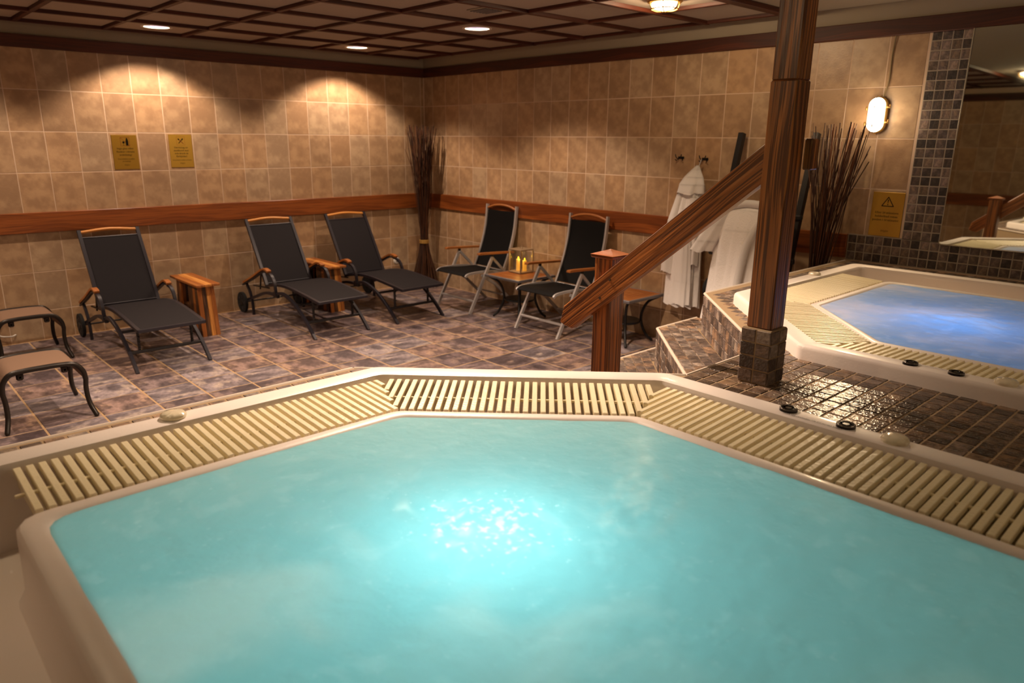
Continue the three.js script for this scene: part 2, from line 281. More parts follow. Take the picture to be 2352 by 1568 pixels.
// ceiling with a lattice of beams
const GX = 0.18, GZ = 0.22, PX = 0.63, PZ = 0.643, NX = 7, NZ = 11;
const spots = []; for (const i of [0, 3, 6]) for (const j of [1, 4, 7]) if (!(i === 6 && j !== 4) && !(i === 3 && j === 4)) spots.push([GX + (i + 0.5) * PX, GZ + (j + 0.5) * PZ, i, j]);
{
  const hole = (x, z, r) => { const h = []; for (let k = 0; k < 28; k++) { const a = -k / 28 * Math.PI * 2; h.push([x + r * Math.cos(a), z + r * Math.sin(a)]); } return h; };
  const plain = [[-0.1, -0.1], [RX + 0.1, -0.1], [RX + 0.1, RZ + 0.1], [-0.1, RZ + 0.1]];
  const ceil = struct('ceiling', prism(plain, CEIL, CEIL + 0.03, spots.map(([x, z]) => hole(x, z, 0.108))), M.plaster); tag(ceil, 'low ceiling with panels framed by dark wooden beams', 'ceiling');
  add(ceil, 'ceiling_slab', boxAt(RX / 2, CEIL + 0.25, RZ / 2, RX + 0.2, 0.1, RZ + 0.2, 0.001), M.plaster);
  for (const [bx, bz, w, d] of [[RX / 2, -0.05, RX + 0.2, 0.1], [RX / 2, RZ + 0.05, RX + 0.2, 0.1], [-0.05, RZ / 2, 0.1, RZ], [RX + 0.05, RZ / 2, 0.1, RZ]]) add(ceil, 'ceiling_edge', boxAt(bx, CEIL + 0.12, bz, w, 0.2, d, 0.001), M.plaster);
  for (let i = 0; i < NX; i++) for (let j = 0; j < NZ; j++) {
    const x = GX + (i + 0.5) * PX, z = GZ + (j + 0.5) * PZ, w = PX - 0.042, d = PZ - 0.042; const s = spots.find((q) => q[2] === i && q[3] === j);
    const poly = [[x - w / 2, z - d / 2], [x + w / 2, z - d / 2], [x + w / 2, z + d / 2], [x - w / 2, z + d / 2]];
    add(ceil, 'ceiling_panel', s ? prism(poly, CEIL - 0.008, CEIL, [hole(x, z, 0.108)]) : boxAt(x, CEIL - 0.004, z, w, 0.008, d, 0.002), M.ceilPanel);
  }
  for (let i = 0; i <= NX; i++) add(ceil, 'beam', boxAt(GX + i * PX, CEIL - 0.017, GZ + NZ * PZ / 2, i === NX ? 0.075 : 0.037, 0.034, NZ * PZ + 0.045, 0.003, 2, i * 0.3, i * 0.2), M.beam);
  for (let j = 0; j <= NZ; j++) for (let i = 0; i < NX; i++) add(ceil, 'beam', boxAt(GX + (i + 0.5) * PX, CEIL - 0.016, GZ + j * PZ, PX - 0.038, 0.03, 0.037, 0.003, 0, j * 0.3 + i, j * 0.2), M.beam);
  const vent = thing('air_vent', 'square pale air vent set into a ceiling panel', 'vent', [GX + 4.5 * PX + 0.12, CEIL - 0.008, GZ + 2.35 * PZ]);
  add(vent, 'frame', boxAt(0, -0.004, 0, 0.2, 0.008, 0.2, 0.003), M.plaster);
  for (let k = 0; k < 6; k++) add(vent, 'slat', boxAt(0, -0.011, -0.07 + k * 0.028, 0.17, 0.006, 0.016, 0.002), M.greyEdge);
}
// downlights: open can above the ceiling, bulb at its top, spot light below the bulb
{
  const canGeo = new THREE.LatheGeometry([[0.104, 0], [0.1, 0.03], [0.082, 0.07], [0.05, 0.085]].map((p) => new THREE.Vector2(...p)), 32);
  const rimGeo = new THREE.LatheGeometry([[0.1, 0.002], [0.102, -0.004], [0.122, -0.004], [0.124, 0.001]].map((p) => new THREE.Vector2(...p)), 32);
  const bulbGeo = new THREE.CylinderGeometry(0.05, 0.05, 0.006, 24);
  const canMat = M.reflector.clone(); canMat.side = THREE.DoubleSide; canMat.emissive = new THREE.Color(0xb0a0d8); canMat.emissiveIntensity = 0.5;
  const bulbMat = std({ color: 0xffffff, emissive: 0xdcd0ff, emissiveIntensity: 1.6 });
  const names = { '0_1': 'round recessed downlight above the corner sun lounger', '0_4': 'round recessed downlight above the sun lounger beside the ottomans', '3_1': 'round recessed downlight above the recliner chairs', '6_4': 'round recessed downlight above the foot of the stairs', '0_7': 'round recessed downlight by the wall beyond the ottoman stools', '3_7': 'round recessed downlight above the floor beyond the ottoman stools' };
  for (const [x, z, i, j] of spots) {
    const t = thing('ceiling_downlight', names[`${i}_${j}`], 'downlight', [x, CEIL, z]);
    add(t, 'reflector', canGeo, canMat); add(t, 'rim', move(rimGeo.clone(), 0, -0.008, 0), M.white); add(t, 'bulb', move(bulbGeo.clone(), 0, 0.082, 0), bulbMat);
    const s = new THREE.SpotLight(WARM, SPOT_POWER * (i === 6 ? 4.2 : 1), 0, 1.045, 0.22, 2); s.position.set(x, CEIL + 0.058, z); s.target.position.set(x, 0, z); s.castShadow = true; s.shadow.radius = 1.2; s.shadow.mapSize.set(1024, 1024); s.name = 'downlight_beam';
    scene.add(s, s.target);
  }
}

// ---------------------------------------------------------------- hot tub outlines
const DH = 0.92, RIM = 0.981;
const SX = 2.75, S = 2.2, CUT = 0.72;
function tubOutline(x0, z0, cutLow) { // counter-clockwise seen in x,z with the cut at small x; cutLow: cut at small z
  const x1 = x0 + SX, z1 = z0 + S;
  return cutLow ? [[x0, z1], [x0, z0 + CUT], [x0 + CUT, z0], [x1, z0], [x1, z1]] : [[x0, z0], [x0, z1 - CUT], [x0 + CUT, z1], [x1, z1], [x1, z0]];
}
const tubA = tubOutline(5.27, 3.365, true), tubB = tubOutline(5.40, 0.475, false);
function offsetPoly(poly, s) { // inward offset of a convex outline
  const n = poly.length; let area = 0; for (let i = 0; i < n; i++) { const [a, b] = poly[i], [c, d] = poly[(i + 1) % n]; area += a * d - c * b; } const sg = Math.sign(area);
  const lines = poly.map((p, i) => { const q = poly[(i + 1) % n], dx = q[0] - p[0], dz = q[1] - p[1], L = Math.hypot(dx, dz); const nx = -dz / L * sg, nz = dx / L * sg; return [p[0] + nx * s, p[1] + nz * s, dx / L, dz / L]; });
  return poly.map((_, i) => { const a = lines[(i + n - 1) % n], b = lines[i]; const det = a[2] * b[3] - a[3] * b[2]; const t = ((b[0] - a[0]) * b[3] - (b[1] - a[1]) * b[2]) / det; return [a[0] + a[2] * t, a[1] + a[3] * t]; });
}
function roundPoly(poly, r, seg = 4) {
  const out = [], n = poly.length;
  for (let i = 0; i < n; i++) {
    const p = poly[i], a = poly[(i + n - 1) % n], b = poly[(i + 1) % n];
    const da = [a[0] - p[0], a[1] - p[1]], db = [b[0] - p[0], b[1] - p[1]], la = Math.hypot(...da), lb = Math.hypot(...db);
    const ang = Math.acos((da[0] * db[0] + da[1] * db[1]) / la / lb), t = Math.min(r / Math.tan(ang / 2), la * 0.4, lb * 0.4);
    const A = [p[0] + da[0] / la * t, p[1] + da[1] / la * t], B = [p[0] + db[0] / lb * t, p[1] + db[1] / lb * t];
    for (let k = 0; k <= seg; k++) { const q = k / seg; out.push([0, 1].map((c) => (1 - q) * (1 - q) * A[c] + 2 * q * (1 - q) * p[c] + q * q * B[c])); }
  }
  return out;
}
function tubShell(poly) {
  const prof = [[0, DH - 0.03], [0, 0.962], [0.003, 0.973], [0.011, 0.98], [0.02, RIM], [0.078, RIM], [0.086, 0.978], [0.091, 0.97], [0.094, 0.955], [0.096, 0.93], [0.099, 0.80], [0.112, 0.765], [0.325, 0.765], [0.34, 0.80], [0.343, 0.94], [0.35, 0.951], [0.36, 0.955], [0.382, 0.955], [0.392, 0.952], [0.4, 0.944], [0.405, 0.9], [0.44, 0.4], [0.52, 0.32]];
  const rings = prof.map(([s, y]) => roundPoly(offsetPoly(poly, s), 0.05 + (s > 0.3 ? 0.02 : 0), 4).map(([x, z]) => [x, y, z]));
  const pos = [], n = rings[0].length; let area = 0; for (let i = 0; i < poly.length; i++) { const [a, b] = poly[i], [c, d] = poly[(i + 1) % poly.length]; area += a * d - c * b; }
  const quad = (a, b, c, d) => { if (area > 0) pos.push(...a, ...c, ...b, ...a, ...d, ...c); else pos.push(...a, ...b, ...c, ...a, ...c, ...d); };
  for (let r = 0; r + 1 < rings.length; r++) for (let i = 0; i < n; i++) { const j = (i + 1) % n; quad(rings[r][i], rings[r][j], rings[r + 1][j], rings[r + 1][i]); }
  const last = rings[rings.length - 1], c = [0, 1, 2].map((k) => last.reduce((a, p) => a + p[k], 0) / n);
  for (let i = 0; i < n; i++) { const j = (i + 1) % n; if (area > 0) pos.push(...last[i], ...c, ...last[j]); else pos.push(...last[i], ...last[j], ...c); }
  const g = new THREE.BufferGeometry(); g.setAttribute('position', new THREE.Float32BufferAttribute(pos, 3));
  const uv = []; for (let i = 0; i < pos.length; i += 3) uv.push(pos[i], pos[i + 2] + pos[i + 1]); g.setAttribute('uv', new THREE.Float32BufferAttribute(uv, 2));
  g.computeVertexNormals(); return toCreasedNormals(g, 0.6);
}

// ---------------------------------------------------------------- raised deck and stairs
const deckPoly = [[5.15, 0], [5.15, 1.833], [5.945, 2.645], [5.945, 3.18], [5.07, 4.055], [5.07, RZ], [RX, RZ], [RX, 0]];
const deck = struct('pool_deck', prism(deckPoly, 0, DH - 0.0022, [offsetPoly(tubA, 0.05).reverse(), offsetPoly(tubB, 0.05)]), M.stoneGrout); tag(deck, 'raised deck of small wet stone tiles around both hot tubs', 'deck');
const T = 0.0575;
{
  const gs = [0, 1, 2, 3, 4, 5].map((i) => cbox(T - 0.0055, 0.012, T - 0.0055, 0.002, 0, i * 0.21, i * 0.33));
  const list = [];
  for (let i = 0; i < 64; i++) for (let j = 0; j < 100; j++) {
    const x = 5.09 + (i + 0.5) * T, z = 0.006 + (j + 0.5) * T + ((i % 1) * 0); if (x > 7.6 || z > 5.6) continue;
    const h = T / 2 - 0.002; const cs = [[x - h, z - h], [x + h, z - h], [x + h, z + h], [x - h, z + h]];
    if (!cs.every(([a, b]) => inside(deckPoly, a, b))) continue;
    if (cs.some(([a, b]) => inside(tubA, a, b)) && cs.every(([a, b]) => inside(tubA, a, b))) continue;
    if (cs.every(([a, b]) => inside(tubB, a, b))) continue;
    if (cs.some(([a, b]) => inside(offsetPoly(tubA, 0.04), a, b) || inside(offsetPoly(tubB, 0.04), a, b))) continue;
    const wet = x > 5.9 && z > 2.2;
    const tone = Math.min(4, Math.floor(rnd() * 5));
    list.push({ geo: gs[Math.floor(rnd() * 6)], mat: (wet ? wetTones : stoneTones)[tone], x, y: DH - 0.006 + rr(-0.0006, 0.0006), z, s: toCam({ x, z }) + (z > 4.6 || x > 7.35 ? 5 : 0) });
  }
  list.sort((a, b) => a.s - b.s); pieces(deck, 'deck_tile', list, 300);
  const edge = (a, b, y, parent, w = 0.014) => add(parent, 'nosing', barBetween(V(a[0], y, a[1]), V(b[0], y, b[1]), w, w, 0.004), M.nosing);
  for (let i = 0; i < 5; i++) if (i !== 5) edge(deckPoly[i], deckPoly[i + 1], DH - 0.005, deck);
}
const riserTile = [0, 1, 2, 3].map((i) => cbox(T - 0.004, 0.0505, 0.008, 0.0015, 1, i * 0.27, i * 0.19));
function riser(parent, a, b, y0, y1, out) { // tiles on the vertical face from a to b, outward normal out
  const L = Math.hypot(b[0] - a[0], b[1] - a[1]), n = Math.floor(L / T), e = [(b[0] - a[0]) / L, (b[1] - a[1]) / L], rows = 4, rh = (y1 - y0 - 0.014) / rows, list = [];
  const q = new THREE.Quaternion().setFromUnitVectors(V(0, 0, 1), V(out[0], 0, out[1]));
  for (let r = 0; r < rows; r++) for (let k = 0; k < n; k++) { const t = (k + 0.5) * T; list.push({ geo: riserTile[Math.floor(rnd() * 4)], mat: stoneTones[Math.floor(rnd() * 5)], x: a[0] + e[0] * t + out[0] * 0.001, y: y0 + (r + 0.5) * rh, z: a[1] + e[1] * t + out[1] * 0.001, q }); }
  pieces(parent, 'riser_tile', list, 140);
}
{
  const st = (k) => { const x = 5.15 - 0.23 * (4 - k), z = 1.833 + 0.108 * (4 - k); return [x, z]; };
  const D = Math.SQRT1_2;
  const ends = (k) => { const [x, z] = st(k); let ex = (9.115 + x - z) / 2; if (ex > 5.94) ex = 5.94; return [ex, z + (ex - x)]; };
  const zEnd = 1.53;
  for (let k = 1; k <= 3; k++) {
    const [x, z] = st(k), [nx, nz] = k === 3 ? [5.15, 1.833] : st(k + 1), E = ends(k), NE = k === 3 ? [5.94, 2.64] : ends(k + 1);
    const poly = [[x, zEnd], [x, z], E, ...(k === 2 ? [[5.938, 3.18]] : []), NE, [nx, nz], [nx, zEnd]];
    const h = 0.23 * k;
    const s = struct('stair_step', prism(poly, 0, h - 0.004), M.stoneGrout); tag(s, ['lowest tiled step below the wooden newel post', 'middle tiled step with pale edge trim', 'upper tiled step just below the raised deck'][k - 1], 'step');
    // top tiles laid along the diagonal
    const list = [], gs = [0, 1, 2, 3].map((i) => cbox(T - 0.004, 0.01, T - 0.004, 0.002, 0, i * 0.21, i * 0.33)), q = new THREE.Quaternion().setFromAxisAngle(V(0, 1, 0), Math.PI / 4);
    const inner = poly;
    for (let i = -30; i < 40; i++) for (let j = 0; j < 5; j++) {
      const a = (i + 0.5) * T, c = (j + 0.5) * T * 0.98 + 0.006; const px = x + D * a + D * c, pz = z + D * a - D * c; const hh = T / 2 * 1.3;
      if (![[hh, 0], [-hh, 0], [0, hh], [0, -hh]].every(([u, v]) => inside(inner, px + u, pz + v))) continue;
      list.push({ geo: gs[Math.floor(rnd() * 4)], mat: stoneTones[Math.floor(rnd() * 5)], x: px, y: h - 0.005, z: pz, q });
    }
    for (let i = 0; i < 5; i++) for (let j = 0; j < 9; j++) { const px = x + 0.012 + (i + 0.5) * T, pz = zEnd + 0.01 + (j + 0.5) * T; const hh = T / 2; if (px + hh > nx || pz + hh > Math.min(z, nz) - (px - x) * 0.42 - 0.02) continue; list.push({ geo: gs[Math.floor(rnd() * 4)], mat: stoneTones[Math.floor(rnd() * 5)], x: px, y: h - 0.005, z: pz }); }
    pieces(s, 'step_tile', list, 300);
    add(s, 'nosing', barBetween(V(x, h - 0.006, zEnd), V(x, h - 0.006, z), 0.014, 0.014, 0.004), M.nosing);
    add(s, 'nosing', barBetween(V(x, h - 0.006, z), V(E[0], h - 0.006, E[1]), 0.016, 0.016, 0.004), M.nosing);
    riser(s, [x, z], E, h - 0.23, h, [-D, D]);
    riser(s, [x, zEnd], [x, z], h - 0.23, h, [-1, 0]);
  }
  riser(deck, [5.15, 1.833], [5.945, 2.645], 0.69, DH, [-D, D]);
}

// ---------------------------------------------------------------- hot tubs
const texFoamGlow = dataTex(1024, (x, y) => {
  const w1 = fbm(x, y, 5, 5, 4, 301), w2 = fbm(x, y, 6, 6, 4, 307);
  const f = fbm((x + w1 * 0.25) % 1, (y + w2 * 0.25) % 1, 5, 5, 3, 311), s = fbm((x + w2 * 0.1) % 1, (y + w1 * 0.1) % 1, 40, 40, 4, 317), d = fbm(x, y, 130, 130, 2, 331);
  let q = lerp3([160, 204, 204], [232, 226, 216], sstep(0.45, 0.85, f) * 0.6); const jd = Math.hypot(x - 0.55, y - 0.575), grain = fbm(x, y, 150, 150, 3, 341); const near = Math.exp(-jd * jd / 0.009), frothGlow = sstep(0.92 - 0.45 * near, 1.02 - 0.3 * near, grain); q = lerp3(q, [250, 246, 240], Math.min(1, sstep(0.58, 0.85, s) * 0.14 + sstep(0.78, 0.95, d) * 0.15 + frothGlow * 0.75)); return q;  // froth speckle thickest over the lamp, also painting the glow centre whiter
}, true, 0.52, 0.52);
const texFoamB = dataTex(1024, (x, y) => {
  const w1 = fbm(x, y, 5, 5, 4, 401), w2 = fbm(x, y, 6, 6, 4, 407);
  const f = fbm((x + w1 * 0.25) % 1, (y + w2 * 0.25) % 1, 5, 5, 3, 411), s = fbm(x, y, 40, 40, 4, 417);
  let q = lerp3([140, 190, 214], [240, 230, 220], sstep(0.42, 0.8, f)); q = lerp3(q, [250, 250, 250], sstep(0.6, 0.8, s) * 0.25); return q;
}, true, 0.52, 0.52);
const texRipple = dataTex(512, (x, y) => { const v = 255 * (0.55 * fbm(x, y, 22, 22, 4, 501) + 0.45 * fbm(x, y, 9, 9, 3, 511)); return [v, v, v]; }, false, 1.1, 1.1);
function waterMesh(poly, jets) {
  const c = 0.02, P = roundPoly(offsetPoly(poly, 0.375), 0.05, 4), pos = [], uv = [], idx = [], xs = poly.map((p) => p[0]), zs = poly.map((p) => p[1]);
  const x0 = Math.min(...xs), z0 = Math.min(...zs), N = Math.ceil(SX / c), id = new Map();
  const H = (x, z) => { let h = 0.949 + 0.004 * (fbm((x - x0) / 3, (z - z0) / 3, 24, 24, 3, 601) - 0.5); for (const [jx, jz, a, r] of jets) { const d = Math.hypot(x - jx, z - jz); h += a * Math.exp(-d * d / r / r) * (0.4 + 1.2 * fbm((x - x0) / 3, (z - z0) / 3, 60, 60, 3, 611)); } return h; };
  const vid = (i, j) => { const k = i * 1000 + j; if (!id.has(k)) { const x = x0 + i * c, z = z0 + j * c; id.set(k, pos.length / 3); pos.push(x, H(x, z), z); uv.push(x - x0, z - z0); } return id.get(k); };
  for (let i = 0; i < N; i++) for (let j = 0; j < N; j++) { if (!inside(P, x0 + (i + 0.5) * c, z0 + (j + 0.5) * c)) continue; const a = vid(i, j), b = vid(i + 1, j), d = vid(i + 1, j + 1), e = vid(i, j + 1); idx.push(a, d, b, a, e, d); }
  const g = new THREE.BufferGeometry(); g.setAttribute('position', new THREE.Float32BufferAttribute(pos, 3)); g.setAttribute('uv', new THREE.Float32BufferAttribute(uv, 2)); g.setIndex(idx); g.computeVertexNormals(); return g;
}
const ROD = cbox(1, 0.008, 0.01, 0.002);
const letters = (text, w, h, font, color, spacing) => {
  const c = document.createElement('canvas'); c.width = w; c.height = h; const k = c.getContext('2d'); k.clearRect(0, 0, w, h); k.fillStyle = color; k.font = font; k.textAlign = 'center'; k.textBaseline = 'middle'; k.scale(1, 1.8); k.fillText(text, w / 2, h / 3.6);
  const t = new THREE.CanvasTexture(c); t.colorSpace = THREE.SRGBColorSpace; return t;
};
function hotTub(poly, grilleEdges, label, opts) {
  const t = thing('hot_tub', label, 'hot tub');
  add(t, 'shell', tubShell(poly), M.acrylic);
  const pitch = 0.0268, s0 = 0.1, s1 = 0.346, full = cbox(0.0162, 0.018, s1 - s0, 0.0014, 2), rib = cbox(0.009, 0.03, s1 - s0 - 0.03, 0.001, 2);
  const slatGeo = merge([full.clone(), move(rib.clone(), 0, -0.022, 0)]);
  const n = poly.length; let area = 0; for (let i = 0; i < n; i++) { const [a, b] = poly[i], [c, d] = poly[(i + 1) % n]; area += a * d - c * b; } const sg = Math.sign(area);
  for (const ei of grilleEdges) {
    const p = poly[ei], q = poly[(ei + 1) % n], L = Math.hypot(q[0] - p[0], q[1] - p[1]), e = [(q[0] - p[0]) / L, (q[1] - p[1]) / L], nn = [-e[1] * sg, e[0] * sg];
    const corner = (k) => { const a = poly[(k + n - 1) % n], b = poly[k], c = poly[(k + 1) % n]; const u = [a[0] - b[0], a[1] - b[1]], v = [c[0] - b[0], c[1] - b[1]]; return Math.acos((u[0] * v[0] + u[1] * v[1]) / Math.hypot(...u) / Math.hypot(...v)); };
    const c0 = corner(ei), c1 = corner((ei + 1) % n), k0 = c0 > 2 ? Math.tan(c0 / 2) : 99, k1 = c1 > 2 ? Math.tan(c1 / 2) : 99;
    const t0 = c0 > 2 ? 0.04 : 0.385, t1 = L - (c1 > 2 ? 0.04 : 0.385);
    const q4 = new THREE.Quaternion().setFromUnitVectors(V(0, 0, 1), V(nn[0], 0, nn[1]));
    const rodS = 0.235, r0 = c0 > 2 ? rodS / k0 : 0.37, r1 = L - (c1 > 2 ? rodS / k1 : 0.37);
    const mid = [p[0] + e[0] * (r0 + r1) / 2 + nn[0] * rodS, p[1] + e[1] * (r0 + r1) / 2 + nn[1] * rodS];
    const rodG = ROD.clone(); rodG.scale(r1 - r0, 1, 1); const g = add(t, 'grille', rodG, M.slat, 'cream overflow grating of parallel slats'); g.quaternion.copy(q4); g.position.set(mid[0], 0.951, mid[1]);
    // slats as pieces of the grille, in its local frame: x along the edge, z inward
    const dirSign = V(1, 0, 0).applyQuaternion(q4).dot(V(e[0], 0, e[1])) > 0 ? 1 : -1;
    for (let k = 0; ; k++) {
      const tt = t0 + (k + 0.5) * pitch; if (tt > t1) break;
      const sm = Math.min(s1, tt * k0, (L - tt) * k1), len = sm - s0; if (len < 0.03) continue;
      const geo = len > s1 - s0 - 0.002 ? slatGeo : merge([cbox(0.0162, 0.018, len, 0.0014, 2), move(cbox(0.009, 0.03, len - 0.01, 0.001, 2), 0, -0.022, 0)]);
      const m = add(g, 'slat', geo, M.slat); m.position.set(dirSign * (tt - (r0 + r1) / 2), 0.0025 - ((s0 + sm) / 2 - 0.22) * 0.05 + rr(-0.0006, 0.0006), (s0 + sm) / 2 - rodS); m.rotation.x = 0.05;
    }
  }
  const capGeo = toCreasedNormals(new THREE.LatheGeometry([[0, 0.02], [0.016, 0.0195], [0.028, 0.017], [0.034, 0.012], [0.036, 0.006], [0.034, 0]].map((v) => new THREE.Vector2(...v)), 32), 1);
  for (const [x, z] of opts.caps) move(add(t, 'cap_knob', capGeo, M.cap, 'smooth round cream cap on the rim').geometry, 0, 0, 0) && (t.children[t.children.length - 1].position.set(x, RIM - 0.001, z));
  const btn = new THREE.LatheGeometry([[0, 0.010], [0.009, 0.010], [0.010, 0.007], [0.0145, 0.007], [0.016, 0.011], [0.021, 0.011], [0.0255, 0.008], [0.0262, 0]].map((v) => new THREE.Vector2(...v)), 32);
  for (const [x, z] of opts.buttons) { const m = add(t, 'air_button', toCreasedNormals(btn, 0.6), M.chromeDark, 'round chromed push button on the rim'); m.position.set(x, RIM - 0.001, z); const r = add(m, 'button_ring', new THREE.TorusGeometry(0.023, 0.0028, 8, 32).rotateX(Math.PI / 2), M.chrome); r.position.set(0, 0.0085, 0); }
  for (const [x, z, w, text, turn] of opts.text) { const tx = letters(text, 2048, 160, 'bold 66px serif', '#0c0806'); const m = add(t, 'lettering', new THREE.PlaneGeometry(w, w * 160 / 2048).rotateX(-Math.PI / 2), std({ map: tx, transparent: true, roughness: 0.6, polygonOffset: true, polygonOffsetFactor: -1 }), 'small dark printed instruction along the rim'); m.position.set(x, RIM + 0.0012, z); m.rotation.y = turn; }
  // underwater lamp on the tub floor
  const [lx, lz] = opts.lamp; const lm = add(t, 'underwater_lamp', new THREE.CylinderGeometry(0.075, 0.09, 0.03, 24), M.chrome); lm.position.set(lx, 0.335, lz);
  const gl = add(lm, 'lens', new THREE.CylinderGeometry(0.062, 0.066, 0.012, 24), std({ color: 0xffffff, emissive: opts.color, emissiveIntensity: 2 })); gl.position.y = 0.02;
  const pl = new THREE.PointLight(opts.color, opts.power, 0, 2); pl.position.set(lx, opts.lampY, lz); pl.castShadow = true; pl.shadow.radius = 3; pl.name = 'underwater_glow'; scene.add(pl);
  return t;
}
hotTub(tubA, [0, 1, 2], 'cream hot tub of turquoise water with wide slatted overflow grating', { caps: [[5.312, 4.777], [6.753, 3.407]], buttons: [[6.45, 3.402], [6.62, 3.402]], text: [[6.537, 3.4345, 0.205, 'TRYCK NER KNAPPARNA FÖR ATT DET SKA BUBBLA', 0]], lamp: [6.36, 4.50], lampY: 0.68, color: TEAL, power: TEAL_POWER });
hotTub(tubB, [0, 1, 2], 'cream hot tub of blue lit water below the wall mirror', { caps: [[5.442, 1.116], [6.814, 2.622]], buttons: [[6.516, 2.626], [6.667, 2.632]], text: [[6.592, 2.616, 0.1, 'TRYCK NER KNAPPARNA FÖR ATT DET SKA BUBBLA', 0]], lamp: [6.37, 1.66], lampY: 0.68, color: BLUE, power: BLUE_POWER });
{
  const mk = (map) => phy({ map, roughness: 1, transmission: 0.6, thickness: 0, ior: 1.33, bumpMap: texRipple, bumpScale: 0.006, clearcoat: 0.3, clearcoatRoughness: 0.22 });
  const wa = add(scene, 'bubbling_water', waterMesh(tubA, [[6.34, 4.47, 0.02, 0.22], [5.95, 4.6, 0.006, 0.3], [6.6, 4.1, 0.006, 0.25]]), mk(texFoamGlow)); tag(wa, 'milky turquoise bubbling water filling the front hot tub', 'water', null, 'stuff');
  const wb = add(scene, 'bubbling_water', waterMesh(tubB, [[6.37, 1.66, 0.015, 0.25]]), mk(texFoamB)); tag(wb, 'milky blue bubbling water in the hot tub below the mirror', 'water', null, 'stuff');
}

// ---------------------------------------------------------------- post, newel and handrail
{
  const p = thing('timber_post', 'tall square oak post on a stone tiled foot', 'post', [6.158, DH, 3.035]);
  add(p, 'post_shaft', boxAt(0, 0.2 + 0.41, 0, 0.092, 0.82, 0.092, 0.004, 1, 0.1, 0.2), M.oak);
  add(p, 'upper_shaft', boxAt(-0.001, 1.02 + 0.33, -0.002, 0.088, 0.66, 0.088, 0.004, 1, 0.6, 0.5), M.oak);
  add(p, 'footing', boxAt(0, 0.1, 0, 0.112, 0.2, 0.112, 0.003), M.stoneGrout);
  const g = [0, 1, 2].map((i) => cbox(0.053, 0.045, 0.008, 0.002, 1, i * 0.3, i * 0.2));
  for (let f = 0; f < 4; f++) for (let r = 0; r < 4; r++) for (let c = 0; c < 2; c++) { const m = add(p, 'footing_tile', g[Math.floor(rnd() * 3)], stoneTones[rnd() < 0.5 ? 0 : 1]); const a = f * Math.PI / 2; m.rotation.y = a; m.position.set(Math.sin(a) * 0.0542 + Math.cos(a) * (c - 0.5) * 0.0575, 0.027 + r * 0.049, Math.cos(a) * 0.0542 - Math.sin(a) * (c - 0.5) * 0.0575); }
  add(p, 'side_block', boxAt(0.062, 0.79, -0.07, 0.03, 0.1, 0.05, 0.004, 1, 0.3, 0.7), M.oak);
  const n = thing('newel_post', 'short oak newel post with flat pyramid cap behind the hot tub rim', 'post', [5.385, 0.23, 2.965]);
  add(n, 'post_shaft', boxAt(0, 0.518, 0, 0.095, 1.036, 0.095, 0.004, 1, 0.4, 0.9), M.oak);
  const cap = new THREE.ConeGeometry(0.088, 0.022, 4); cap.rotateY(Math.PI / 4); const cap2 = merge([boxAt(0, 1.042, 0, 0.122, 0.014, 0.122, 0.004, 0, 0.2, 0.1), move(cap, 0, 1.06, 0)]); add(n, 'post_cap', cap2, M.merbau);
  // rail from the post down past the newel
  const A = V(6.106, 1.682, 3.036), B = V(5.19, 0.955, 3.036), d = A.clone().sub(B), L = d.length(), ang = Math.atan2(d.y, d.x);
  const h = thing('handrail', 'sloping oak handrail board running from the tall post past the newel', 'handrail', [(A.x + B.x) / 2, (A.y + B.y) / 2, 3.034]);
  const sh = new THREE.Shape(); const w = 0.0485; sh.moveTo(-L / 2 + 0.012, -w + 0.03); sh.lineTo(-L / 2 + 0.04, -w); sh.lineTo(L / 2 - 0.035, -w); sh.lineTo(L / 2 + 0.04, w); sh.lineTo(-L / 2 + 0.06, w); sh.lineTo(-L / 2, w - 0.045);
  const rg = new THREE.ExtrudeGeometry(sh, { depth: 0.036, bevelEnabled: true, bevelSize: 0.004, bevelThickness: 0.004, bevelSegments: 1 }); rg.translate(0, 0, -0.018); rg.rotateZ(ang);
  { // grain along the board
    const ps = rg.attributes.position, uv = []; for (let i = 0; i < ps.count; i++) { const x = ps.getX(i), y = ps.getY(i), z = ps.getZ(i); uv.push(x * Math.cos(ang) + y * Math.sin(ang) + 0.3, -x * Math.sin(ang) + y * Math.cos(ang) + z * 0.8 + 0.4); } rg.setAttribute('uv', new THREE.Float32BufferAttribute(uv, 2));
  }
  add(h, 'rail_board', rg, M.oak);
  for (const [x, y] of [[-0.185, -0.13], [-0.235, -0.215]]) { const s = add(h, 'screw', new THREE.CylinderGeometry(0.006, 0.006, 0.003, 12).rotateX(Math.PI / 2), M.chrome); s.position.set(x, y, 0.0235); }
}

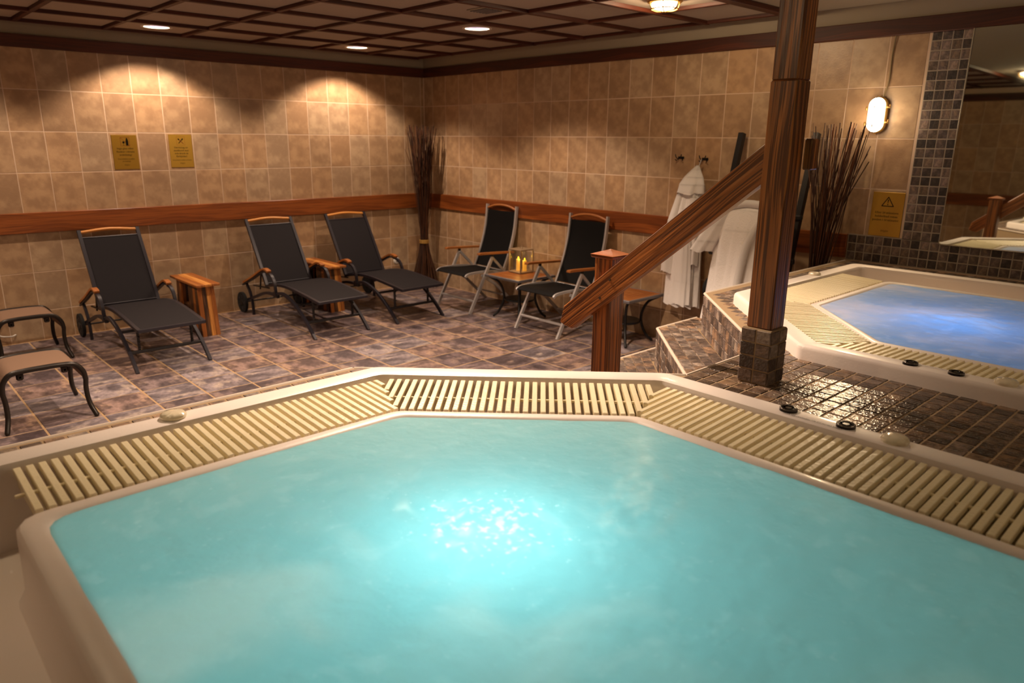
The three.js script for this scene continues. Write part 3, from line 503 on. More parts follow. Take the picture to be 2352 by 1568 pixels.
// ---------------------------------------------------------------- back wall: mosaic, mirror, lamp, signs
{
  const mp = 0.0605, g = [0, 1, 2, 3].map((i) => cbox(mp - 0.006, mp - 0.006, 0.01, 0.002, 0, i * 0.2, i * 0.3)), list = [];
  for (let c = 0; c < 4; c++) for (let r = 0; r < 22; r++) { const y = 1.109 + (r + 0.5) * mp; if (y + mp / 2 > 2.446) continue; list.push({ geo: g[Math.floor(rnd() * 4)], mat: mosaicTones[Math.floor(rnd() * 6)], x: 5.514 + (c + 0.5) * mp, y, z: -0.0022 }); }
  for (let c = 0; c < 40; c++) for (let r = 0; r < 3; r++) list.push({ geo: g[Math.floor(rnd() * 4)], mat: mosaicTones[Math.floor(rnd() * 6)], x: 5.152 + (c + 0.5) * mp, y: 0.928 + (r + 0.5) * mp, z: -0.0022 });
  const panel = struct('wall_back_mosaic', merge([boxAt(5.635, 1.77, -0.003, 0.244, 1.33, 0.008, 0.001), boxAt(6.9, 1.02, -0.003, 3.5, 0.19, 0.008, 0.001)]), M.mosaicGrout); tag(panel, 'strip of small grey stone mosaic framing the mirror', 'mosaic');
  pieces(panel, 'mosaic_tile', list, 300);
  const m = thing('wall_mirror', 'large wall mirror above the blue hot tub', 'mirror', [5.76, 1.105, 0.012], 0);
  const sheet = add(m, 'glass', boxAt(0.98, 0.665, 0, 1.96, 1.33, 0.006, 0.003), M.mirror); sheet.rotation.set(-0.006, 0.012, 0);
  sheet.position.set(0, 0.0, 0.024);
  add(m, 'bevel_strip', boxAt(0.0, 0.665, 0.014, 0.012, 1.33, 0.02, 0.004, 1), M.mirrorEdge); add(m, 'bevel_strip', boxAt(0.98, 0.0, 0.014, 1.96, 0.012, 0.02, 0.004, 0), M.mirrorEdge);
}
const GLOBE = (power, label, pos, wall) => {
  const t = thing('bulkhead_lamp', label, 'lamp', pos);
  const glow = std({ color: 0xffffff, emissive: 0xffe8cc, emissiveIntensity: wall ? 9 : 20 });
  const capsule = (r, l) => { const c = new THREE.CapsuleGeometry(r, l, 8, 20); return c; };
  if (wall) {
    { const b = capsule(0.058, 0.122); b.scale(1, 1, 0.4); add(t, 'back_box', move(b, 0, 0, 0.024), M.brassPaint); }
    const g = capsule(0.053, 0.118); g.scale(1, 1, 0.8); move(g, 0, 0, 0.066); add(t, 'glass_globe', g, glow, 'glowing white glass');
    for (const y of [0.05, -0.05]) { for (const s of [-1, 1]) add(t, 'clamp_screw', merge([boxAt(s * 0.062, y, 0.048, 0.024, 0.01, 0.012, 0.002), boxAt(s * 0.077, y + 0.006 * s, 0.048, 0.008, 0.026, 0.008, 0.002)]), M.brassPaint); }
    add(t, 'cage', merge([tube([V(0, 0.125, 0.03), V(0, 0.118, 0.085), V(0, 0.07, 0.108), V(0, 0, 0.11), V(0, -0.07, 0.108), V(0, -0.118, 0.085), V(0, -0.125, 0.03)], 0.0022, 30, 6), tube([V(-0.055, 0.05, 0.04), V(-0.045, 0.05, 0.085), V(0, 0.05, 0.108), V(0.045, 0.05, 0.085), V(0.055, 0.05, 0.04)], 0.0022, 20, 6)]), M.brassPaint);
    add(t, 'cable', tube([V(0.008, 0.11, 0.014), V(0.03, 0.2, 0.01), V(0.03, 0.4, 0.008), V(0.05, 0.606, 0.02)], 0.0045, 30, 6), M.cable);
  } else {
    add(t, 'base_ring', new THREE.LatheGeometry([[0.11, 0], [0.118, -0.01], [0.11, -0.022], [0.085, -0.026]].map((v) => new THREE.Vector2(...v)), 32), M.brassPaint);
    const g = new THREE.SphereGeometry(0.085, 24, 12); g.scale(1, 0.5, 1); move(g, 0, -0.026, 0); add(t, 'glass_globe', g, glow, 'glowing white glass');
    const rib = []; for (let k = 0; k < 6; k++) { const a = k * Math.PI / 3; rib.push(tube([V(0.11 * Math.cos(a), -0.014, 0.11 * Math.sin(a)), V(0.085 * Math.cos(a), -0.062, 0.085 * Math.sin(a)), V(0, -0.078, 0)], 0.0035, 12, 6)); } const tor = new THREE.TorusGeometry(0.085, 0.0035, 6, 32); tor.rotateX(Math.PI / 2); move(tor, 0, -0.06, 0); rib.push(tor);
    add(t, 'cage', merge(rib), M.brassPaint);
  }
  const l = new THREE.PointLight(new THREE.Color().setRGB(1, 0.72, 0.42), power, 0, 2); l.position.set(pos[0], pos[1] - (wall ? 0 : 0.028), pos[2] + (wall ? 0.066 : 0)); l.castShadow = true; l.shadow.radius = 2.5; l.name = 'bulkhead_glow'; scene.add(l);
  if (wall) { const w = new THREE.SpotLight(new THREE.Color().setRGB(1, 0.72, 0.42), SHIP_POWER * 4, 0, 1.3, 0.6, 2); w.position.set(pos[0], pos[1], pos[2] + 0.095); w.target.position.set(pos[0] + 0.3, pos[1] - 0.5, pos[2] + 1.5); w.castShadow = true; w.shadow.radius = 2.5; w.name = 'bulkhead_beam'; scene.add(w, w.target); }
  return t;
};
GLOBE(SHIP_POWER * 0.35, 'lit oval bulkhead lamp with wire cage on the wall above the twigs', [5.255, 1.93, 0.0], true);
GLOBE(SHIP_POWER * 3, 'lit round bulkhead lamp on the ceiling above the robes', [4.275, CEIL - 0.008, 1.185], false);
GLOBE(SHIP_POWER * 2.3, 'lit round bulkhead lamp on the plain ceiling near the front hot tub', [4.95, CEIL, 5.3], false);
GLOBE(SHIP_POWER * 1.3, 'lit round bulkhead lamp on the plain ceiling between the two hot tubs', [8.1, CEIL, 2.75], false);

function signTex(lines, icon, tone) {
  const c = document.createElement('canvas'); c.width = 420; c.height = 600; const k = c.getContext('2d');
  k.fillStyle = tone; k.fillRect(0, 0, 420, 600); k.textAlign = 'center'; k.fillStyle = '#1a1206';
  for (const [t, y, size, style] of lines) { k.font = `${style || 'bold'} ${size}px serif`; k.fillText(t, 210, y); }
  k.strokeStyle = '#1a1206';
  if (icon === 'bottle') { k.lineWidth = 5; k.strokeStyle = '#7a2c1c'; k.strokeRect(145, 42, 150, 150); k.beginPath(); k.moveTo(145, 42); k.lineTo(295, 192); k.stroke(); k.fillStyle = '#140c04'; k.fillRect(232, 100, 44, 84); k.beginPath(); k.moveTo(232, 102); k.lineTo(246, 50); k.lineTo(262, 50); k.lineTo(276, 102); k.fill(); k.beginPath(); k.arc(195, 128, 20, 0, Math.PI * 2); k.fill(); k.fillRect(192, 140, 6, 36); k.fillRect(178, 174, 34, 6); }
  if (icon === 'cutlery') { k.lineWidth = 4; k.strokeStyle = '#a05a20'; k.strokeRect(140, 40, 150, 150); k.lineWidth = 14; k.strokeStyle = '#241206'; k.beginPath(); k.moveTo(255, 75); k.lineTo(172, 160); k.stroke(); k.lineWidth = 12; k.strokeStyle = '#7a2c1c'; k.beginPath(); k.moveTo(165, 72); k.lineTo(262, 165); k.stroke(); k.lineWidth = 24; k.strokeStyle = '#241206'; k.beginPath(); k.moveTo(258, 70); k.lineTo(235, 95); k.stroke(); k.beginPath(); k.moveTo(168, 74); k.lineTo(190, 96); k.stroke(); }
  if (icon === 'warn') { k.lineWidth = 12; k.lineJoin = 'round'; k.beginPath(); k.moveTo(210, 62); k.lineTo(288, 186); k.lineTo(132, 186); k.closePath(); k.stroke(); k.beginPath(); k.moveTo(202, 95); k.lineTo(218, 95); k.lineTo(213, 148); k.lineTo(207, 148); k.fill(); k.beginPath(); k.arc(210, 164, 8, 0, 7); k.fill(); }
  const t = new THREE.CanvasTexture(c); t.colorSpace = THREE.SRGBColorSpace; return t;
}
function sign(label, pos, turn, tex) {
  const t = thing('wall_sign', label, 'sign', pos, turn); add(t, 'plate', boxAt(0, 0, 0.002, 0.212, 0.302, 0.004, 0.001), std({ color: 0xa88430, roughness: 0.3, metalness: 0.6 }));
  const f = add(t, 'print', new THREE.PlaneGeometry(0.208, 0.298), std({ map: tex, roughness: 0.32, metalness: 0.55 })); f.position.z = 0.0046;
}
const GOLD = '#c49a3c';
sign('brass sign with a crossed out bottle and glass', [0.0, 1.604, 3.343], Math.PI / 2, signTex([['Inga glas eller', 250, 40], ['flaskor i denna', 306, 40], ['avdelning!', 362, 40], ['Överträdelse medför', 430, 27], ['avvisning!', 470, 27], ['Högbo', 535, 30, 'italic']], 'bottle', '#a8802c'));
sign('brass sign with crossed knife and fork', [0.0, 1.612, 2.853], Math.PI / 2, signTex([['Förtäring av', 250, 40], ['medhavd mat', 304, 40], ['och dryck är', 358, 40], ['förbjudet!', 412, 40], ['Överträdelse medför avvisning', 474, 22], ['Högbo', 535, 30, 'italic']], 'cutlery', GOLD));
sign('brass sign with a warning triangle beside the mosaic strip', [5.392, 1.268, 0.0], 0, signTex([['Efter 10 minuters', 290, 36], ['bubbelbad renas', 340, 36], ['poolen i 10 minuter.', 390, 36], ['Högbo', 540, 34, 'italic']], 'warn', GOLD));

// ---------------------------------------------------------------- sun loungers
function makeLounger(label) {
  const t = thing('sun_lounger', label, 'sun lounger', [0, 0, 0], 0, 'charcoal loungers along the wall');
  const hw = 0.235;
  // backrest
  const back = [[0.55, 0.35], [0.40, 0.60], [0.20, 0.93]];
  for (const s of [-1, 1]) add(t, 'back_rail', pathBar([[0.56, 0.33], [0.40, 0.60], [0.185, 0.95]], 0.026, 0.028, 'x', s * hw, 12), M.charcoal);
  add(t, 'back_bar', barBetween(V(0.548, 0.352, -hw), V(0.548, 0.352, hw), 0.02, 0.022), M.charcoal);
  add(t, 'back_bar', barBetween(V(0.225, 0.89, -hw), V(0.225, 0.89, hw), 0.014, 0.014), M.charcoal);
  { const pts = [V(0.19, 0.935, -hw + 0.012), V(0.183, 0.952, 0), V(0.19, 0.935, hw - 0.012)]; add(t, 'top_rail', tube(pts, 0.014, 20, 8), M.pine, 'pale wooden top rail'); }
  add(t, 'back_fabric', pathBar([[0.545, 0.362], [0.395, 0.605], [0.228, 0.885]], 0.006, 2 * hw - 0.03, 'x', 0, 12), M.sling);
  // seat
  const seat = [[0.56, 0.335], [0.75, 0.372], [0.98, 0.39], [1.25, 0.375], [1.62, 0.338]];
  for (const s of [-1, 1]) add(t, 'seat_rail', pathBar(seat, 0.024, 0.026, 'x', s * 0.24, 24), M.charcoal);
  add(t, 'seat_bar', barBetween(V(1.615, 0.338, -0.25), V(1.615, 0.338, 0.25), 0.026, 0.026), M.charcoal);
  add(t, 'seat_fabric', pathBar(seat.map(([x, y]) => [x, y + 0.009]), 0.006, 0.47, 'x', 0, 24), M.sling);
  for (const s of [-1, 1]) {
    const z = s * 0.275;
    add(t, 'front_leg', pathBar([[0.80, 0.29], [0.98, 0.325], [1.2, 0.268], [1.42, 0.135], [1.575, 0.0]], 0.028, 0.024, 'x', z, 28), M.charcoal);
    add(t, 'rear_leg', pathBar([[0.17, 0.30], [0.24, 0.22], [0.275, 0.12], [0.28, 0.0]], 0.024, 0.022, 'x', z, 16), M.charcoal);
    add(t, 'rear_rail', pathBar([[0.86, 0.29], [0.62, 0.28], [0.36, 0.20], [0.1, 0.118]], 0.026, 0.022, 'x', z, 20), M.charcoal);
    add(t, 'hinge_block', boxAt(0.84, 0.295, z, 0.085, 0.055, 0.034, 0.006), M.black);
    add(t, 'arm_bracket', pathBar([[0.70, 0.49], [0.79, 0.47], [0.845, 0.40], [0.86, 0.29]], 0.02, 0.026, 'x', s * 0.285, 16), M.charcoal);
    const ar = add(t, 'arm_rail', pathBar([[0.10, 0.285], [0.36, 0.385], [0.60, 0.485], [0.70, 0.492]], 0.014, 0.026, 'x', s * 0.285, 16), M.charcoal);
    add(ar, 'arm_pad', pathBar([[0.14, 0.318], [0.38, 0.412], [0.60, 0.508], [0.68, 0.52], [0.74, 0.505]], 0.018, 0.042, 'x', s * 0.285, 20), M.teak, 'wooden arm pad');
    add(t, 'back_prop', barBetween(V(0.42, 0.52, s * 0.215), V(0.36, 0.27, s * 0.22), 0.014, 0.014), M.black);
    add(t, 'prop_track', barBetween(V(0.22, 0.29, s * 0.225), V(0.58, 0.315, s * 0.225), 0.012, 0.02), M.black);
    const st = [boxAt(1.42, 0.235, s * 0.2, 0.022, 0.21, 0.018, 0.004, 1)]; for (let k = 0; k < 4; k++) st.push(boxAt(1.437, 0.16 + k * 0.045, s * 0.2, 0.018, 0.008, 0.014, 0.002)); add(t, 'notched_strut', merge(st), M.black);
    const w = add(t, 'wheel', new THREE.CylinderGeometry(0.105, 0.105, 0.026, 28).rotateX(Math.PI / 2), M.rubber); w.position.set(0.1, 0.106, s * 0.305);
    add(w, 'hub', move(new THREE.CylinderGeometry(0.03, 0.034, 0.034, 16).rotateX(Math.PI / 2), 0, 0, 0), M.black);
    const holes = []; for (let k = 0; k < 5; k++) { const a = k * Math.PI * 0.4; holes.push(boxAt(Math.cos(a) * 0.062, Math.sin(a) * 0.062, s * 0.0135, 0.026, 0.026, 0.004, 0.003)); } add(w, 'spoke_cover', merge(holes), M.charcoal);
  }
  add(t, 'crossbar', barBetween(V(1.425, 0.13, -0.27), V(1.425, 0.13, 0.27), 0.024, 0.024), M.black);
  add(t, 'crossbar', barBetween(V(1.2, 0.25, -0.27), V(1.2, 0.25, 0.27), 0.02, 0.02), M.black);
  add(t, 'axle', barBetween(V(0.1, 0.106, -0.3), V(0.1, 0.106, 0.3), 0.014, 0.014), M.black);
  return t;
}
const lounger = makeLounger('charcoal mesh sun lounger beside the brown ottoman stools'); lounger.position.set(0.01, 0, 3.62);
copyOf(lounger, 'charcoal mesh sun lounger standing between the two wooden stool tables', [0.01, 0, 2.135]);
copyOf(lounger, 'charcoal mesh sun lounger next to the corner twig bundle', [0.01, 0, 1.255]);

// ---------------------------------------------------------------- plank stool tables
function stoolTable(label, pos) {
  const t = thing('stool_table', label, 'side table', pos, 0, 'plank stool tables'); const H = 0.48;
  const mats = [M.acacia, M.pine, M.acaciaMid, M.acacia, M.acacia];
  // top of three boards
  [[-0.07, M.acaciaMid], [0.0, M.pine], [0.07, M.acaciaMid]].forEach(([z, m], i) => { add(t, 'top_board', boxAt(0, H - 0.011, z, 0.68, 0.022, 0.069, 0.003, 0, i * 0.4, i * 0.3), m); });
  // end panels (wider at the foot) and side panels of upright planks
  const plank = (cx0, z0, cx1, z1, w, m, i, turn) => { const g = cbox(w - 0.002, 1, 0.02, 0.002, 1, i * 0.37, i * 0.21); const a = V(cx0, 0, z0), b = V(cx1, H - 0.022, z1); g.scale(1, b.clone().sub(a).length(), 1); g.rotateY(turn); const d = b.clone().sub(a); const sh = new THREE.Matrix4().set(1, d.x / d.y, 0, 0, 0, 1, 0, 0, 0, d.z / d.y, 1, 0, 0, 0, 0, 1); g.scale(1, d.y / d.length(), 1); g.applyMatrix4(sh); g.computeVertexNormals(); add(t, 'plank', move(g, (a.x + b.x) / 2, (H - 0.022) / 2, (a.z + b.z) / 2), m); };
  for (const s of [-1, 1]) for (let k = 0; k < 4; k++) { const z = (k - 1.5) * 0.04; plank(s * 0.30, z * 1.0, s * 0.255, z * 0.92, 0.039, [M.acaciaMid, M.pine, M.acacia, M.acaciaMid][(k + (s > 0 ? 0 : 1)) % 4], k, Math.PI / 2); }
  for (const s of [-1, 1]) for (const [x0, m] of [[-0.27, M.acacia], [-0.21, M.acaciaMid], [0.06, M.acacia], [0.12, M.acacia], [0.18, M.acaciaMid], [0.24, M.acacia]]) plank(x0 * 1.0, s * 0.072, x0 * 0.9, s * 0.062, 0.058, m, x0 * 10, 0);
  add(t, 'inner_shelf', boxAt(-0.07, 0.22, 0, 0.36, 0.018, 0.11, 0.003), M.acacia);
  return t;
}
stoolTable('varnished plank stool table beside the lounger with the ottomans', [0.53, 0, 3.045]);
stoolTable('varnished plank stool table between two loungers', [0.44, 0, 1.70]).position.set(0.42, 0, 1.695);

// ---------------------------------------------------------------- ottoman stools
function ottoman(label, pos) {
  const t = thing('ottoman_stool', label, 'ottoman', pos, 0, 'brown sling ottomans');
  const arch = [[-0.225, 0.24], [-0.215, 0.30], [-0.175, 0.35], [-0.10, 0.362], [0, 0.364], [0.10, 0.362], [0.175, 0.35], [0.215, 0.30], [0.225, 0.24]];
  for (const s of [-1, 1]) {
    add(t, 'frame_tube', tube(arch.map(([z, y]) => V(s * 0.2, y, z)), 0.016, 40, 10), M.bronze);
    for (const e of [-1, 1]) add(t, 'leg', tubeCapped([V(s * 0.2, 0.245, e * 0.225), V(s * 0.205, 0.18, e * 0.218), V(s * 0.225, 0.09, e * 0.222), V(s * 0.265, 0.012, e * 0.243)], 0.015, 20, 10), M.bronze);
    add(t, 'bracket', merge([boxAt(s * 0.18, 0.325, -0.12, 0.02, 0.045, 0.04, 0.008), boxAt(s * 0.18, 0.325, 0.12, 0.02, 0.045, 0.04, 0.008)]), M.bronze);
  }
  for (const z of [-0.12, 0.12]) add(t, 'spreader_bar', barBetween(V(-0.19, 0.322, z), V(0.19, 0.322, z), 0.018, 0.018), M.bronze);
  add(t, 'sling_seat', pathBar(arch.map(([z, y]) => [z * 0.985, y + 0.004]), 0.006, 0.39, 'z', 0, 40), M.slingTaupe);
  return t;
}
ottoman('brown sling ottoman stool standing on the open floor near the hot tub', [2.07, 0, 4.605]);
ottoman('brown sling ottoman stool standing against the tiled wall', [0.525, 0, 4.40]);

// ---------------------------------------------------------------- folding recliner chairs
function makeChair(label) {
  const t = thing('recliner_chair', label, 'chair', [0, 0, 0], 0, 'folding recliner chairs');
  const hw = 0.235, bk = [[0.235, 0.385], [0.14, 0.60], [0.075, 0.82], [0.045, 1.06]];
  for (const s of [-1, 1]) {
    add(t, 'back_rail', pathBar(bk, 0.03, 0.02, 'z', s * hw, 16), M.silver);
    add(t, 'front_leg', pathBar([[0.735, 0.0], [0.425, 0.565]], 0.03, 0.02, 'z', s * 0.275, 0), M.silver);
    add(t, 'rear_leg', pathBar([[0.55, 0.385], [0.36, 0.27], [0.06, 0.0]], 0.028, 0.018, 'z', s * 0.25, 0), M.silver);
    add(t, 'arm_strut', pathBar([[0.425, 0.565], [0.25, 0.40]], 0.026, 0.016, 'z', s * 0.262, 0), M.silver);
    add(t, 'armrest', pathBar([[0.60, 0.605], [0.57, 0.612], [0.30, 0.60], [0.13, 0.59]], 0.02, 0.045, 'z', s * 0.272, 16), M.teak, 'wooden armrest');
    add(t, 'pivot', merge([boxAt(s * 0.272, 0.583, 0.425, 0.024, 0.03, 0.03, 0.006)]), M.black);
    add(t, 'seat_rail', pathBar([[0.76, 0.385], [0.70, 0.412], [0.45, 0.415], [0.22, 0.385]], 0.022, 0.018, 'z', s * 0.24, 16), M.silver);
  }
  add(t, 'back_fabric', pathBar([[0.228, 0.41], [0.135, 0.61], [0.071, 0.82], [0.045, 1.0]], 0.008, 2 * hw - 0.02, 'z', 0, 16), M.slingBlack);
  add(t, 'seat_fabric', pathBar([[0.77, 0.395], [0.71, 0.42], [0.60, 0.415], [0.42, 0.40], [0.23, 0.395]], 0.008, 0.46, 'z', 0, 20), M.slingBlack);
  add(t, 'head_rail', tube([V(-hw + 0.01, 1.02, 0.046), V(-0.12, 1.05, 0.045), V(0, 1.06, 0.045), V(0.12, 1.05, 0.045), V(hw - 0.01, 1.02, 0.046)], 0.013, 24, 8), M.teak, 'curved wooden head rail');
  add(t, 'stretcher', barBetween(V(-0.275, 0.125, 0.667), V(0.275, 0.125, 0.667), 0.02, 0.024), M.silver);
  add(t, 'stretcher', barBetween(V(-0.25, 0.125, 0.2), V(0.25, 0.125, 0.2), 0.016, 0.02), M.silver);
  add(t, 'back_bar', barBetween(V(-0.235, 0.392, 0.232), V(0.235, 0.392, 0.232), 0.018, 0.02), M.silver);
  return t;
}
const chair = makeChair('black folding recliner chair with wooden arms beside the corner twig bundle'); chair.position.set(1.44, 0, 0);
copyOf(chair, 'black folding recliner chair with wooden arms behind the newel post', [2.72, 0, 0.03]);

// ---------------------------------------------------------------- square side tables with iron legs
function sideTable(label, pos) {
  const t = thing('side_table', label, 'side table', pos, 0, 'square iron leg side tables'); const H = 0.44, w = 0.5;
  const fr = new THREE.Shape(); const r = w / 2; fr.moveTo(-r, -r); fr.lineTo(r, -r); fr.lineTo(r, r); fr.lineTo(-r, r); const ho = new THREE.Path(); const q = r - 0.018; ho.moveTo(-q, -q); ho.lineTo(-q, q); ho.lineTo(q, q); ho.lineTo(q, -q); fr.holes.push(ho);
  const fg = new THREE.ExtrudeGeometry(fr, { depth: 0.018, bevelEnabled: true, bevelSize: 0.003, bevelThickness: 0.003, bevelSegments: 1 }); fg.rotateX(-Math.PI / 2); add(t, 'top_frame', move(fg, 0, H - 0.022, 0), M.greyEdge);
  add(t, 'top_backing', boxAt(0, H - 0.018, 0, w - 0.04, 0.008, w - 0.04, 0.001), M.black);
  // concentric mitred boards
  for (let k = 0; k < 5; k++) { const o = q - 0.001 - k * 0.0465, i2 = o - 0.0445; if (i2 < 0.0) break; for (let s = 0; s < 4; s++) { const sh = new THREE.Shape([new THREE.Vector2(-o, o), new THREE.Vector2(o, o), new THREE.Vector2(i2, i2), new THREE.Vector2(-i2, i2)]); const g = new THREE.ExtrudeGeometry(sh, { depth: 0.01, bevelEnabled: true, bevelSize: -0.001, bevelThickness: 0.001, bevelSegments: 1 }); g.rotateX(-Math.PI / 2); g.rotateY(s * Math.PI / 2); const ps = g.attributes.position, uv = []; for (let i = 0; i < ps.count; i++) { const x = ps.getX(i), z = ps.getZ(i); uv.push((s % 2 ? z : x) + k * 0.3, (s % 2 ? x : z) + s * 0.4); } g.setAttribute('uv', new THREE.Float32BufferAttribute(uv, 2)); add(t, 'top_board', move(g, 0, H - 0.013, 0), M.teak); } }
  for (let k = 0; k < 4; k++) { const a = k * Math.PI / 2 + Math.PI / 4, P = (rad, y) => V(Math.cos(a) * rad, y, Math.sin(a) * rad); add(t, 'leg', tubeCapped([P(0.31, H - 0.024), P(0.21, 0.36), P(0.16, 0.25), P(0.165, 0.16), P(0.22, 0.05), P(0.262, 0.014)], 0.0125, 28, 8), M.iron); }
  const ring = new THREE.LatheGeometry([[0.0, 0.2], [0.15, 0.2], [0.16, 0.19], [0.15, 0.18], [0, 0.18]].map((v) => new THREE.Vector2(...v)), 32); add(t, 'lower_shelf', ring, M.iron);
  return t;
}
sideTable('square wooden side table with curved iron legs carrying the candle lantern', [2.13, 0, 0.42]);
sideTable('square wooden side table with curved iron legs behind the newel post', [3.395, 0, 0.33]);
{
  const t = thing('candle_lantern', 'small glass lantern with two yellow candles on the side table', 'lantern', [2.04, 0.44, 0.32]); const w = 0.17, h = 0.235;
  const fr = [boxAt(0, 0.008, 0, w + 0.012, 0.016, w + 0.012, 0.003), boxAt(0, h, 0, w + 0.012, 0.012, w + 0.012, 0.003)];
  add(t, 'base', fr[0], M.lanternFrame); add(t, 'lid', merge([boxAt(0, h, 0.0, w + 0.012, 0.012, w + 0.012, 0.003), move(new THREE.TorusGeometry(0.018, 0.003, 6, 16), 0, h + 0.014, 0)]), M.lanternFrame);
  for (const sx of [-1, 1]) for (const sz of [-1, 1]) add(t, 'corner_bar', boxAt(sx * w / 2, h / 2, sz * w / 2, 0.014, h - 0.02, 0.014, 0.002, 1), M.lanternFrame);
  for (let k = 0; k < 4; k++) { const p = add(t, 'glass_pane', boxAt(0, h / 2, w / 2, w - 0.014, h - 0.028, 0.002, 0.0005), M.lanternGlass); p.rotation.y = k * Math.PI / 2; }
  for (const [x, z, ch] of [[-0.03, 0.01, 0.115], [0.032, -0.02, 0.105]]) {
    const c = thing('candle', ch > 0.11 ? 'taller yellow candle inside the glass lantern' : 'shorter yellow candle inside the glass lantern', 'candle', [2.04 + x, 0.456, 0.32 + z]);
    add(c, 'wax', move(new THREE.CylinderGeometry(0.02, 0.021, ch, 20), 0, ch / 2, 0), M.candle);
    const f = new THREE.LatheGeometry([[0, 0.026], [0.003, 0.018], [0.006, 0.009], [0.004, 0.002], [0, 0]].map((v) => new THREE.Vector2(...v)), 12); add(c, 'flame', move(f, 0, ch + 0.003, 0), M.flame);
  }
  const l = new THREE.PointLight(new THREE.Color().setRGB(1, 0.6, 0.16), 0.05, 0, 2); l.position.set(2.04, 0.60, 0.34); l.castShadow = true; l.name = 'candle_glow'; scene.add(l);
}

// ---------------------------------------------------------------- twig bundles
function twigs(label, base, tieY, topC, topR, topY, n, footR, tieR) {
  const t = thing('twig_bundle', label, 'twigs', base);
  for (let k = 0; k < n; k++) {
    const a = rnd() * Math.PI * 2, r = Math.sqrt(rnd()), a2 = a + rr(-0.5, 0.5), a3 = a + rr(-0.7, 0.7), r3 = r * rr(0.6, 1.1);
    const F = V(Math.cos(a2) * r * footR, 0.002, Math.sin(a2) * r * footR), Ti = V(Math.cos(a) * r * tieR, tieY, Math.sin(a) * r * tieR), Mi = V(topC[0] * 0.45 + Math.cos(a) * r * topR * 0.42, tieY + (topY - tieY) * 0.45, topC[1] * 0.45 + Math.sin(a) * r * topR * 0.42);
    const E2 = V(topC[0] + Math.cos(a3) * r3 * topR + rr(-0.03, 0.03), topY * (1 - 0.22 * rnd() * rnd()), topC[1] + Math.sin(a3) * r3 * topR + rr(-0.03, 0.03));
    const lim = (p) => { p.x = Math.max(p.x, 0.035 - base[0]); p.z = Math.max(p.z, 0.035 - base[2]); return p; };
    const pts = [lim(F), lim(V(F.x * 0.55 + Ti.x * 0.45, tieY * 0.5, F.z * 0.55 + Ti.z * 0.45)), lim(Ti), lim(Mi.add(V(rr(-0.02, 0.02), rr(-0.1, 0.1), rr(-0.02, 0.02)))), lim(E2)];
    add(t, 'twig', new THREE.TubeGeometry(new THREE.CatmullRomCurve3(pts), 8, rr(0.0022, 0.0045) , 3, false), rnd() < 0.7 ? M.twig : M.twigB);
  }
  add(t, 'straw_tie', merge([0, 1, 2].map((k) => move(new THREE.TorusGeometry(tieR + 0.006, 0.009, 8, 24).rotateX(Math.PI / 2), 0, tieY - 0.014 + k * 0.014, 0))), M.straw, 'pale straw band');
  return t;
}
twigs('tall dark twig bundle tied with straw in the room corner', [0.21, 0, 0.20], 0.55, [0.06, 0.05], 0.20, 1.9, 130, 0.17, 0.045);
twigs('tall dark twig bundle behind the oak post below the wall lamp', [5.03, 0, 0.2], 0.62, [0.08, 0.06], 0.26, 1.88, 80, 0.095, 0.045);

// ---------------------------------------------------------------- robes, hooks, folded lounger
function cloth(rows, n, folds, s, open = 0.0) { // rows: [y, cx, cz, halfWidth, halfDepth]; closed draped sleeve of fabric with folds
  const pos = [], idx = [], uv = []; const R = [];
  const c = rows.map((r) => r); const steps = 44;
  const at = (f, k) => { const q = f * (c.length - 1), i = Math.min(c.length - 2, Math.floor(q)), u = q - i, w = u * u * (3 - 2 * u); return c[i][k] * (1 - w) + c[i + 1][k] * w; };
  for (let j = 0; j <= steps; j++) { const f = j / steps; for (let i = 0; i <= n; i++) { const a = i / n * Math.PI * 2; const fold = 1 + (0.05 + 0.2 * f) * (Math.sin(a * folds + s + f * 1.5) * 0.5 + 0.35 * Math.sin(a * (folds * 2 + 1) + s * 2.1 - f * 2)); const hem = j === steps ? 0.012 * Math.sin(a * folds + s) : 0; pos.push(at(f, 1) + Math.cos(a) * at(f, 3) * fold, at(f, 0) + hem, at(f, 2) + Math.sin(a) * at(f, 4) * fold); uv.push(i / n * 1.2, f * 1.2); } }
  for (let j = 0; j < steps; j++) for (let i = 0; i < n; i++) { const a = j * (n + 1) + i, b = a + 1, d = a + n + 1, e = d + 1; idx.push(a, b, d, b, e, d); }
  const g = new THREE.BufferGeometry(); g.setAttribute('position', new THREE.Float32BufferAttribute(pos, 3)); g.setAttribute('uv', new THREE.Float32BufferAttribute(uv, 2)); g.setIndex(idx); g.computeVertexNormals(); return g;
}
const terry = M.terry.clone(); terry.side = THREE.DoubleSide;
